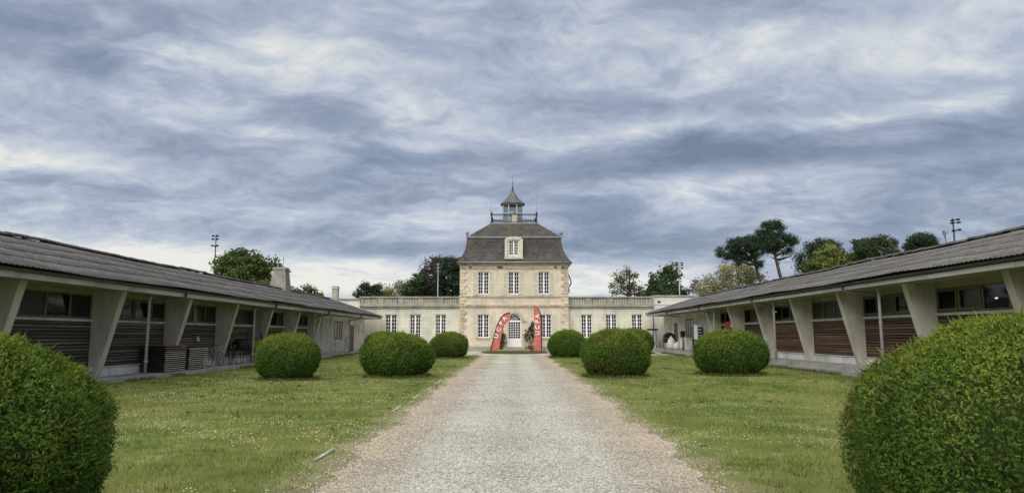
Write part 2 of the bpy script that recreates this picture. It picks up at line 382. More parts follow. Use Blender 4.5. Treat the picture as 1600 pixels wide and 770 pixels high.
# ------------------------------------------------------------------ ground
def edge_l(y): return -(2.12+.012*np.maximum(y-10, 0)*.8+.10*np.sin(y*1.3)+.06*np.sin(y*3.7+1)+.05*np.sin(y*9.1))
def edge_r(y): return 2.20+.008*np.maximum(y-10, 0)+.11*np.sin(y*1.1+2)+.07*np.sin(y*3.1)+.05*np.sin(y*8.3+.4)
MB().add([(-2500, -400, 0), (2500, -400, 0), (2500, 3500, 0), (-2500, 3500, 0)], [(0, 1, 2, 3)]).build('lawn_ground', 'lawn', fix=False)['kind'] = 'structure'
ys = np.arange(-6, 57.01, .12)
v = []
for y in ys: v += [(float(edge_l(y)), float(y), .004), (float(edge_r(y)), float(y), .004)]
f = [(2*i, 2*i+1, 2*i+3, 2*i+2) for i in range(len(ys)-1)]
MB().add(v, f).build('gravel_path', 'gravel', fix=False)['kind'] = 'structure'
MB().add([(-13.25, 56, .008), (13.25, 56, .008), (13.25, 70.2, .008), (-13.25, 70.2, .008)], [(0, 1, 2, 3)]).build('gravel_forecourt', 'gravel_court', fix=False)['kind'] = 'structure'
MB().add([(.1+2.9*math.cos(k*math.pi/12)*(1+.03*math.sin(k*2.3)), 63.8+4.1*math.sin(k*math.pi/12), .012) for k in range(24)], [tuple(range(24))]).build('lawn_patch', 'lawn', fix=False)['kind'] = 'structure'

# ------------------------------------------------------------------ manor house
YF = 70.0
def zx(px, py, Y=YF):
    p = at(px, py, Y); return p.x, p.z
def wall_open(mb, x0, x1, z0, z1, y, opens, reveal=.28):
    """front face (towards -Y) with rectangular openings and their reveals"""
    xs = sorted({x0, x1, *[o[0] for o in opens], *[o[1] for o in opens]}); zs = sorted({z0, z1, *[o[2] for o in opens], *[o[3] for o in opens]})
    for i in range(len(xs)-1):
        for j in range(len(zs)-1):
            cx, cz = (xs[i]+xs[i+1])/2, (zs[j]+zs[j+1])/2
            if any(o[0] < cx < o[1] and o[2] < cz < o[3] for o in opens): continue
            mb.add([(xs[i], y, zs[j]), (xs[i+1], y, zs[j]), (xs[i+1], y, zs[j+1]), (xs[i], y, zs[j+1])], [(0, 1, 2, 3)])
    for a, b_, c, d in opens:
        q = y+reveal
        mb.add([(a, y, c), (a, q, c), (a, q, d), (a, y, d)], [(0, 1, 2, 3)]); mb.add([(b_, y, c), (b_, y, d), (b_, q, d), (b_, q, c)], [(0, 1, 2, 3)])
        mb.add([(a, y, d), (a, q, d), (b_, q, d), (b_, y, d)], [(0, 1, 2, 3)]); mb.add([(a, y, c), (b_, y, c), (b_, q, c), (a, q, c)], [(0, 1, 2, 3)])
def sash_window(parent, x0, x1, z0, z1, y, rows=6, shutters=False, sill=True, sh_l=.46, sh_r=.40):
    """two-leaf casement, small panes; y is the wall face"""
    yf = y+.14
    fr = MB(); fw = .075
    fr.box(x0+.003, x0+fw, yf, yf+.09, z0+.003, z1-.003); fr.box(x1-fw, x1-.003, yf, yf+.09, z0+.003, z1-.003)
    fr.box(x0+fw, x1-fw, yf, yf+.09, z1-fw, z1-.003); fr.box(x0+fw, x1-fw, yf, yf+.09, z0+.003, z0+fw*1.3)
    xm = (x0+x1)/2; fr.box(xm-.075, xm+.075, yf-.02, yf+.07, z0+fw*1.3, z1-fw)
    w = fr.build('window', 'paint_white', parent)
    for a, b_ in ((x0+fw, xm-.075), (xm+.075, x1-fw)):
        g = MB(); g.box((a+b_)/2-.017, (a+b_)/2+.017, yf+.015, yf+.06, z0+fw*1.3, z1-fw)
        for k in range(1, rows):
            z = z0+fw+(z1-z0-2*fw)*k/rows; g.box(a, b_, yf+.02, yf+.055, z-.017, z+.017)
        g.build('glazing_bars', 'paint_white', w)
    MB().box(x0+.04, x1-.04, yf+.045, yf+.052, z0+.04, z1-.04).build('pane', 'dark_glass', w)
    if sill: MB().box(x0-.10, x1+.10, y-.09, y+.13, z0-.13, z0-.002).build('sill', 'trim_stone', w)
    if shutters:
        for sgn, xa, wd in ((-1, x0, sh_l), (1, x1, sh_r)):
            s = MB(); xi, xo = xa+sgn*.03, xa+sgn*(.03+wd); ya, yb = y-.055, y-.012
            s.box(xi, xi+sgn*.07, ya, yb, z0, z1); s.box(xo-sgn*.07, xo, ya, yb, z0, z1)
            for zz in (z0, (z0+z1)/2-.05, z1-.1): s.box(xi+sgn*.07, xo-sgn*.07, ya, yb, zz, zz+.1)
            k = z0+.12
            while k < z1-.13:
                s.add([(xi+sgn*.07, ya+.004, k), (xo-sgn*.07, ya+.004, k), (xo-sgn*.07, yb-.004, k+.055), (xi+sgn*.07, yb-.004, k+.055)], [(0, 1, 2, 3)]); k += .05
            sh = s.build('shutter', 'shutter_paint', parent)
    return w
house = empty('manor_house', (0, YF, 0), 0, 'two-storey limestone manor with slate mansard roof and glazed rooftop lantern', 'house')
house.location = (0, 0, 0)
xl, ze = zx(719.5, 411); xr, _ = zx(887, 411)
cxm = (xl+xr)/2; DEP = 9.6
up = [(zx(a, 460)[0], zx(b_, 460)[0], zx(800, 459.5)[1], zx(800, 424.5)[1]) for a, b_ in ((746.5, 764), (794, 811.5), (841, 858.5))]
gr = [(zx(a, 520)[0], zx(b_, 520)[0], zx(800, 527.5)[1], zx(800, 491)[1]) for a, b_ in ((746, 764), (844, 862))]
d0, d1 = zx(792.5, 520)[0], zx(815, 520)[0]; dsp = zx(800, 501)[1]; dcx = (d0+d1)/2; dr = (d1-d0)/2; dtop = dsp+dr; dz0 = .42
w = MB()
wall_open(w, xl, xr, 0, ze, YF, up+gr+[(d0, d1, dz0, dtop+.02)])
N = 12     # arch spandrels over the door
for sgn in (-1, 1):
    for k in range(N):
        a0, a1 = math.pi/2*k/N, math.pi/2*(k+1)/N
        p0, p1 = (dcx+sgn*dr*math.cos(a0), dsp+dr*math.sin(a0)), (dcx+sgn*dr*math.cos(a1), dsp+dr*math.sin(a1))
        c = (dcx+sgn*dr, dtop+.02)
        w.add([(p0[0], YF, p0[1]), (p1[0], YF, p1[1]), (c[0], YF, c[1])], [(0, 1, 2)])
        w.add([(p0[0], YF, p0[1]), (p1[0], YF, p1[1]), (p1[0], YF+.28, p1[1]), (p0[0], YF+.28, p0[1])], [(0, 1, 2, 3)])
    w.add([(dcx, YF, dtop), (dcx+sgn*dr, YF, dtop+.02), (dcx, YF, dtop+.02)], [(0, 1, 2)])
w.add([(xl, YF, 0), (xl, YF+DEP, 0), (xl, YF+DEP, ze), (xl, YF, ze)], [(0, 1, 2, 3)]); w.add([(xr, YF, 0), (xr, YF+DEP, 0), (xr, YF+DEP, ze), (xr, YF, ze)], [(0, 1, 2, 3)])
w.add([(xl, YF+DEP, 0), (xr, YF+DEP, 0), (xr, YF+DEP, ze), (xl, YF+DEP, ze)], [(0, 1, 2, 3)])
w.build('wall', 'limestone', house, fix=False)
for o in up: sash_window(house, *o, YF, 6, True)
for i, o in enumerate(gr): sash_window(house, *o, YF, 6, True, sh_l=.40, sh_r=.46)
# plinth, string courses, frieze, cornice
MB().box(xl-.06, d0-.25, YF-.07, YF-.003, 0, .48).build('plinth', 'grey_stone', house); MB().box(d1+.25, xr+.06, YF-.07, YF-.003, 0, .48).build('plinth', 'grey_stone', house)
def course(py, h, dep, name='string_course', m_='trim_stone'):
    z = zx(800, py)[1]; b_ = MB(); b_.box(xl-dep, xr+dep, YF-dep, YF-.004, z-h/2, z); b_.box(xl-dep*.6, xr+dep*.6, YF-dep*.6, YF-.004, z-h, z-h/2-.001); return b_.build(name, m_, house)
course(461.5, .22, .12); course(476, .26, .15); course(418.5, .14, .07)
z = ze; b_ = MB()
for k, (dd, hh) in enumerate(((.10, .10), (.20, .10), (.30, .12))): b_.box(xl-dd, xr+dd, YF-dd, YF+DEP+dd, z-.24+k*.1+.002*k, z-.24+k*.1+hh-.002)
b_.build('cornice', 'trim_stone', house)
# quoins, alternately long and short, each its own stone
qme = {}
nz = 23; qh = (ze-.30-.5)/nz
for sgn, xa in ((-1, xl), (1, xr)):
    for k in range(nz):
        if abs(.5+qh*(k+.5)-zx(800, 476)[1]+.1) < .16 or abs(.5+qh*(k+.5)-zx(800, 461.5)[1]+.1) < .16: continue
        L = .72 if k % 2 else .46
        if L not in qme: qme[L] = MB().bevbox(-L/2, L/2, -.05, .05, -qh/2+.015, qh/2-.015, .02).mesh('quoin', 'quoin_stone')
        o = link(bpy.data.objects.new('quoin', qme[L]), house); o.location = (xa-sgn*(L/2)+sgn*.05, YF-.02, .5+qh*(k+.5))
# mansard roof
def ring(hx, y0, y1, z): return [(cxm-hx, y0, z), (cxm+hx, y0, z), (cxm+hx, y1, z), (cxm-hx, y1, z)]
hw = (xr-xl)/2
YB = YF+.75; zb = at(800, 371, YB).z; hb = (at(876, 371, YB).x-at(730, 371, YB).x)/2
YT = YF+2.9; zt = at(800, 349.5, YT).z; ht = (at(837.5, 349, YT).x-at(767, 349, YT).x)/2
yb2, yt2 = YF+DEP-.75, YF+DEP-2.9
e0 = hw+.42
rings = [ring(e0, YF-.42, YF+DEP+.42, ze-.01), ring(e0, YF-.42, YF+DEP+.42, ze+.06)]
for t_ in (.0, .12, .3, .55, 1.0):
    q = 1-(1-t_)**2.2
    off = (e0-.06)+(hb-(e0-.06))*q
    yy = (YF-.36)+(YB-(YF-.36))*q
    rings.append(ring(off, yy, 2*YF+DEP-yy, ze+.08+(zb-ze-.08)*t_))
mans = MB().loft(rings).build('mansard_roof', 'slate', house)
zr = zb+.02
MB().loft([ring(hb+.1, YB-.1, yb2+.1, zr-.06), ring(hb+.1, YB-.1, yb2+.1, zr+.07), ring(hb-.02, YB+.02, yb2-.02, zr+.09)]).build('roof_kerb', 'zinc', mans)
MB().loft([ring(hb, YB, yb2, zr+.07), ring(ht+.1, YT-.1, yt2+.1, zt)]).build('upper_roof', 'slate', mans)
plat = MB().loft([ring(ht+.12, YT-.12, yt2+.12, zt-.02), ring(ht+.12, YT-.12, yt2+.12, zt+.10)]).build('roof_platform', 'zinc', mans)
for sgn in (-1, 1):       # knobbed zinc caps at the break of the roof
    x = cxm+sgn*(hb+.02); h = at(0, 363, YB).z-zr
    MB().lathe([(.14, 0), (.14, .06), (.08, .10), (.10, .2), (.18, .30), (.19, .38), (.12, h-.02), (0, h)], (x, YB, zr+.06), 10).build('roof_finial', 'zinc', mans, True)
MB().tube([(xl-.05, YF-.48, ze+.03), (xr+.05, YF-.48, ze+.03)], .07, 8).build('gutter', 'zinc', house, True)
for a, n_ in ((735, 1), (781, 2), (868, 1), (879, 1)):   # blocked putlog marks under the eaves
    x = zx(a, 415)[0]; MB().box(x-.12*n_, x+.12*n_, YF-.12, YF-.08, ze-.52, ze-.34).build('eaves_block', 'gutter', house)
# dormer
dx0, dx1 = zx(789.5, 400)[0], zx(816, 400)[0]; YD = YF-.12
zd0, zd1 = at(800, 402.5, YD).z, at(800, 369.5, YD).z
wx0, wx1, wz0, wz1 = zx(795, 390)[0], zx(810, 390)[0], at(800, 399, YD).z, at(800, 375.5, YD).z
db = MB(); wall_open(db, dx0+.1, dx1-.1, zd0, wz1+.1, YD, [(wx0, wx1, wz0, wz1)], .25)
for a, b2, c_, d_ in ((dx0+.1, dx0+.1, YD, YD+2.0), (dx1-.1, dx1-.1, YD, YD+2.0)): db.add([(a, c_, zd0), (a, d_, zd0), (a, d_, wz1+.1), (a, c_, wz1+.1)], [(0, 1, 2, 3)])
dorm = db.build('dormer', 'wing_stone', house, fix=False)
arc = []
for k in range(11):
    a = math.pi*k/10; arc.append(((dx0+dx1)/2-(dx1-dx0)/2*math.cos(a), wz1+.10+(zd1-wz1-.1)*math.sin(a)))
MB().loft([[(x, YD-.08, z) for x, z in arc], [(x, YD+2.2, z) for x, z in arc]]).build('dormer_pediment', 'wing_stone', dorm)
MB().box(dx0-.05, dx0+.2, YD-.10, YD-.01, zd0, wz1+.1).build('dormer_scroll', 'wing_stone', dorm); MB().box(dx1-.2, dx1+.05, YD-.10, YD-.01, zd0, wz1+.1).build('dormer_scroll', 'wing_stone', dorm)
MB().box(dx0-.12, dx1+.12, YD-.16, YD+.2, zd0-.16, zd0-.002).build('dormer_sill', 'trim_stone', dorm)
sash_window(house, wx0, wx1, wz0, wz1, YD, 5, False, False)
# railing round the platform
zrT = at(800, 334.5, YT).z
rail = MB()
P = [(cxm-ht, YT), (cxm+ht, YT), (cxm+ht, yt2), (cxm-ht, yt2)]
for k in range(4):
    a, b2 = P[k], P[(k+1) % 4]
    for zz, rr in ((zrT-.02, .045), (zrT-.13, .03), (zt+.22, .035)): rail.tube([(*a, zz), (*b2, zz)], rr, 5)
    n_ = 16
    for i in range(1, n_):
        x, y = a[0]+(b2[0]-a[0])*i/n_, a[1]+(b2[1]-a[1])*i/n_; rail.box(x-.013, x+.013, y-.013, y+.013, zt+.1, zrT)
rail.build('railing', 'iron', house)
for x, y in P: MB().lathe([(.10, 0), (.10, .12), (.06, .2), (.06, zrT-zt-.25), (.11, zrT-zt-.15), (.13, zrT-zt-.02), (.07, zrT-zt+.03), (.09, zrT-zt+.12), (0, zrT-zt+.18)], (x, y, zt+.08), 8).build('railing_post', 'iron', house, True)
# lantern
YL = (YT+yt2)/2; lr = 15.5*YL/F*1.10; lz0, lz1, lz2 = zt+.1, at(800, 320, YL).z, at(800, 299, YL).z
lcx = at(801, 320, YL).x
def octr(r, z, n=8, o=math.pi/8): return [(lcx+r*math.cos(o+2*math.pi*k/n), YL+r*math.sin(o+2*math.pi*k/n), z) for k in range(n)]
lan = MB().loft([octr(lr*1.02, lz0), octr(lr*1.02, lz0+.75), octr(lr*.96, lz0+.78)]).build('lantern_base', 'zinc', house)
for p in octr(lr*.97, 0): MB().box(p[0]-.06, p[0]+.06, p[1]-.06, p[1]+.06, lz0+.45, lz1).build('lantern_post', 'pipe_grey', lan)
o1 = octr(lr*.95, 0)
for k in range(8):
    a, b2 = o1[k], o1[(k+1) % 8]
    MB().add([(a[0], a[1], lz0+.45), (b2[0], b2[1], lz0+.45), (b2[0], b2[1], lz1), (a[0], a[1], lz1)], [(0, 1, 2, 3)]).build('pane', 'glass', lan, fix=False)
lb = MB(); 
for k in range(8):
    a, b2 = o1[k], o1[(k+1) % 8]
    lb.tube([(a[0], a[1], lz0+1.25), (b2[0], b2[1], lz0+1.25)], .03, 5); lb.tube([(a[0], a[1], lz1-.05), (b2[0], b2[1], lz1-.05)], .06, 5)
lb.build('lantern_bars', 'paint_white', lan)
MB().loft([octr(lr*1.20, lz1-.04), octr(lr*1.22, lz1+.04), octr(lr*.92, lz1+.30), octr(lr*.55, lz1+.72), octr(lr*.24, lz2-.22), octr(lr*.10, lz2)]).build('lantern_roof', 'lead', lan)
zf = at(800, 272, YL).z
MB().lathe([(.12, 0), (.14, .1), (.05, .25), (.10, .38), (.05, .5), (.025, .8), (.05, .9), (.015, 1.0), (.012, zf-lz2)], (lcx, YL, lz2-.05), 8).build('finial', 'iron', lan, True)
# small pale chimney on the platform in front of the lantern
ch = MB().bevbox(at(800, 340, YT+.7).x, at(808.5, 340, YT+.7).x, YT+.4, YT+1.0, zt+.09, at(800, 334, YT).z, .03).build('chimney', 'wing_stone', house)
MB().lathe([(.13, 0), (.16, .05), (.11, .3), (.13, .36)], (at(804, 340, YT+.7).x, YT+.7, at(800, 334, YT).z-.01), 8).build('chimney_pot', 'terracotta', ch, True)
for a, py, Y in ((767.5, 304, YT+.1), (838, 288, YT+.1)):
    p = at(a, py, Y); MB().tube([(p.x, Y, zt+.05), (p.x, Y, p.z)], .014, 5).build('aerial', 'steel', house)
# door
dr_in = dr-.02
dd = MB(); yq = YF+.14
dd.box(d0+.003, d0+.13, yq, yq+.08, dz0, dsp); dd.box(d1-.13, d1-.003, yq, yq+.08, dz0, dsp); dd.box(d0+.13, d1-.13, yq, yq+.08, dsp-.12, dsp+.06); dd.box(d0+.13, d1-.13, yq+.01, yq+.06, dz0+.02, dz0+.85)
arch = []
for rr in (dr-.005, dr-.13): arch.append([(dcx+rr*math.cos(math.pi*k/16), dsp+.06+(rr-.05)*math.sin(math.pi*k/16)) for k in range(17)])
for k in range(16):
    q = [arch[0][k], arch[0][k+1], arch[1][k+1], arch[1][k]]
    dd.add([(x, yq, z) for x, z in q]+[(x, yq+.08, z) for x, z in q], [(0, 1, 2, 3), (7, 6, 5, 4), (0, 4, 5, 1), (1, 5, 6, 2), (2, 6, 7, 3), (3, 7, 4, 0)])
door = dd.build('door', 'paint_white', house)
gb = MB()
for k in range(1, 5): x = d0+.13+(d1-d0-.26)*k/5; gb.box(x-.02, x+.02, yq+.015, yq+.055, dz0+.85, dsp-.12)
for k in range(1, 7): z = dz0+.85+(dsp-.97-dz0)*k/7; gb.box(d0+.13, d1-.13, yq+.02, yq+.05, z-.02, z+.02)
for k in range(1, 5):
    a = math.pi*k/5; gb.tube([(dcx+.1*math.cos(a), yq+.035, dsp+.06+.1*math.sin(a)), (dcx+(dr-.1)*math.cos(a), yq+.035, dsp+.06+(dr-.15)*math.sin(a))], .022, 4)
gb.tube([(dcx+.3*math.cos(math.pi*k/8), yq+.035, dsp+.06+.3*math.sin(math.pi*k/8)) for k in range(9)], .02, 4)
gb.build('glazing_bars', 'paint_white', door)
MB().add([(d0+.05, yq+.04, dz0+.5), (d1-.05, yq+.04, dz0+.5), (d1-.05, yq+.04, dsp), *[(dcx+(dr-.06)*math.cos(math.pi*k/16), yq+.04, dsp+(dr-.06)*math.sin(math.pi*k/16)) for k in range(1, 16)], (d0+.05, yq+.04, dsp)], [tuple(range(19))]).build('pane', 'dark_glass', door, fix=False)
MB().box(d0+.3, d1-.3, yq-.004, yq+.02, dz0+.2, dz0+.7).build('door_panel', 'paint_white', door)
MB().tube([(d1-.2, yq-.05, dz0+1.05), (d1-.34, yq-.05, dz0+1.05)], .015, 6).build('handle', 'iron', door)
hood = MB()
for rr0, rr1 in ((dr+.22, dr+.04),):
    for k in range(16):
        q = [(dcx+r_*math.cos(math.pi*kk/16), dsp+r_*math.sin(math.pi*kk/16)) for r_, kk in ((rr0, k), (rr0, k+1), (rr1, k+1), (rr1, k))]
        hood.add([(x, YF-.08, z) for x, z in q]+[(x, YF-.003, z) for x, z in q], [(0, 1, 2, 3), (0, 4, 5, 1), (2, 6, 7, 3)])
hood.box(dcx-.12, dcx+.12, YF-.13, YF-.085, dtop+.0, dtop+.42)
hood.box(d0-.5, d0-.05, YF-.10, YF-.004, dsp-.08, dsp+.04); hood.box(d1+.05, d1+.5, YF-.10, YF-.004, dsp-.08, dsp+.04)
hood.build('door_hood', 'trim_stone', house)
MB().box(dcx-1.5, dcx+1.5, YF-1.5, YF-.075, .0, .20).build('step', 'grey_stone', house); MB().box(dcx-1.1, dcx+1.1, YF-1.1, YF-.078, .202, .41).build('step', 'grey_stone', house)
# wrought-iron scroll bracket on the right corner
sb = MB(); q = [at(a, b2, YF+.2) for a, b2 in ((886.5, 427), (889, 431), (891.5, 437), (892.5, 442), (890.5, 446), (888, 449), (889.5, 453), (888.5, 457), (886.5, 459))]
sb.tube(q, .06, 6); sb.tube([at(a, b2, YF+.2) for a, b2 in ((890.5, 446), (887.5, 441), (888.5, 436), (887, 432))], .03, 5); sb.tube([at(a, b2, YF+.2) for a, b2 in ((888, 449), (886.8, 452), (887, 455))], .03, 5)
sb.build('iron_scroll_bracket', 'iron', house)
wl_ = at(832, 507, YF-.2); lm = MB(); lm.lathe([(.06, -.3), (.13, -.2), (.16, .1), (.19, .13), (.05, .28), (.02, .36)], (wl_.x, YF-.32, wl_.z), 8); lm.tube([(wl_.x, YF-.32, wl_.z+.33), (wl_.x, YF-.25, wl_.z+.45), (wl_.x, YF+.02, wl_.z+.3)], .02, 5)
tag(lm.build('wall_lantern', 'iron'), 'dark iron wall lantern right of the arched manor door', 'lamp')

# low side wings, with balustrade
def side_wing(px0, px1, wins, label, mirror):
    Yw = YF+.25
    xa, xb = at(px0, 500, Yw).x, at(px1, 500, Yw).x
    o = empty('side_wing', (0, 0, 0), 0, label, 'building', 'low wings of the manor')
    zc_ = at(800, 477, Yw).z; zt_ = at(800, 463, Yw).z
    ops = [(at(a, 510, Yw).x, at(b_, 510, Yw).x, at(800, 527, Yw).z, at(800, 491, Yw).z) for a, b_ in wins]
    m_ = MB(); wall_open(m_, xa, xb, 0, zc_-.12, Yw, ops)
    for x in (xa, xb): m_.add([(x, Yw, 0), (x, Yw+7, 0), (x, Yw+7, zc_-.12), (x, Yw, zc_-.12)], [(0, 1, 2, 3)])
    m_.add([(xa, Yw+7, 0), (xb, Yw+7, 0), (xb, Yw+7, zc_), (xa, Yw+7, zc_)], [(0, 1, 2, 3)])
    m_.build('wall', 'wing_stone', o, fix=False)
    for q in ops: sash_window(o, *q, Yw, 6)
    MB().box(xa, xb, Yw-.06, Yw-.003, 0, .48).build('plinth', 'grey_stone', o)
    c_ = MB(); c_.box(xa-.05, xb+.05, Yw-.12, Yw+.4, zc_-.30, zc_-.125); c_.box(xa-.12, xb+.12, Yw-.24, Yw+.4, zc_-.123, zc_); c_.build('cornice', 'grey_stone', o)
    MB().box(xa, xb, Yw+.35, Yw+6.9, zc_-.2, zc_+.05).build('flat_roof', 'zinc', o)
    bal = MB(); bal.box(xa-.05, xb+.05, Yw-.03, Yw+.27, zc_, zc_+.14); bal.build('balustrade_base', 'grey_stone', o)
    cap = MB(); cap.box(xa-.12, xb+.12, Yw-.10, Yw+.34, zt_-.13, zt_); cap.build('coping', 'grey_stone', o)
    n_ = max(2, round((xb-xa)/1.9)); L = (xb-xa)/n_
    for i in range(n_+1):
        x = xa+i*L; MB().box(max(xa, x-.28), min(xb, x+.28), Yw, Yw+.24, zc_+.14, zt_-.13).build('pier', 'grey_stone', o)
        if i < n_:
            p_ = MB(); k = 0
            nb = 6
            for j in range(nb):
                bx = x+.28+(L-.56)*(j+.5)/nb; hh = zt_-zc_-.27
                p_.lathe([(.075, 0), (.075, .05), (.045, .09), (.085, hh*.4), (.05, hh*.75), (.075, hh-.05), (.075, hh)], (bx, Yw+.12, zc_+.14), 8)
            p_.build('balusters', 'grey_stone', o)
    MB().box(xa+.02, xb-.02, Yw+.15, Yw+.235, zc_+.141, zt_-.131).build('parapet_back', 'wing_stone', o)
    return o, xa, xb
side_wing(563, 719, [(601.5, 620), (640, 657.5), (680, 697)], 'low stone wing with balustrade, left of the manor block', False)
side_wing(887.5, 1020, [(908, 925.5), (946.5, 964), (987, 1004)], 'low stone wing with balustrade, right of the manor block', True)
def plain_block(px0, px1, pyt, label, vent):
    Yw = YF+.6; xa, xb = at(px0, 480, Yw).x, at(px1, 480, Yw).x; zt_ = at(800, pyt, Yw).z
    o = empty('plain_annex', (0, 0, 0), 0, label, 'building')
    MB().box(xa, xb, Yw, Yw+6.5, 0, zt_-.15).build('wall', 'render_white', o)
    MB().box(xa-.05, xb+.05, Yw-.12, Yw+6.6, zt_-.149, zt_).build('coping', 'grey_stone', o)
    MB().box(xa, xb, Yw-.05, Yw-.002, zt_-.95, zt_-.8).build('band', 'render_white', o)
    if vent:
        p = at(1030, 472, Yw-.03); MB().box(p.x-.14, p.x+.14, Yw-.03, Yw-.004, p.z-.14, p.z+.14).build('vent', 'dark_board', o)
        p = at(1030, 502, Yw-.03)
    return o
plain_block(395, 562.4, 466, 'plain pale rendered annex with flat top at left end of the wing', False)
plain_block(1020.8, 1240, 461, 'plain pale rendered annex with small square vent at right end', True)
p = at(524.5, 447, 75.5); ch = MB().bevbox(p.x-.32, p.x+.32, 75.2, 75.8, at(520, 467, 75.5).z-.3, p.z, .04)
ch = ch.build('brick_chimney', 'grey_stone'); tag(ch, 'small square grey chimney standing on the left annex roof', 'chimney')
MB().box(p.x-.38, p.x+.38, 75.14, 75.86, p.z-.28, p.z-.16).build('chimney_cap', 'trim_stone', ch)

# ------------------------------------------------------------------ stable ranges
FINS = [9.2+5.1*k for k in range(9)]      # 9.2 ... 50
Y0, Y1 = 6.4, 68.8
sheet_w, sheet_l = 1.0, 1.56
sv, sf = [], []
nseg = 20
for yy_, dz_ in ((-sheet_l/2, -.014), (-sheet_l/2, 0), (sheet_l/2, 0)):
    for i in range(nseg+1): sv.append(((i/nseg-.5)*sheet_w, yy_, dz_+.014*math.cos(2*math.pi*i/nseg*5)))
sf = [(r_*(nseg+1)+i, r_*(nseg+1)+i+1, (r_+1)*(nseg+1)+i+1, (r_+1)*(nseg+1)+i) for r_ in range(2) for i in range(nseg)]
SHEET = MB().add(sv, sf).mesh('roof_sheet', 'roof_sheet', True)
cv = []
for j in range(2):
    for k in range(9):
        a = math.pi*k/8*.9+math.pi*.05; rr = .155 if j == 0 else .135
        cv.append((rr*math.cos(a), (j-.5)*1.08, rr*.85*math.sin(a)))
RIDGE = MB().add(cv, [(k, k+1, 10+k, 9+k) for k in range(8)]).mesh('ridge_tile', 'ridge_cap', True)
BOX = {}
def boxpiece(name, mat, parent, size, loc):
    key = (name, mat, tuple(round(s, 3) for s in size))
    if key not in BOX:
        a, b2, c_ = [s/2 for s in size]; BOX[key] = MB().box(-a, a, -b2, b2, -c_, c_).mesh(name, mat)
    o = link(bpy.data.objects.new(name, BOX[key]), parent); o.location = loc; return o

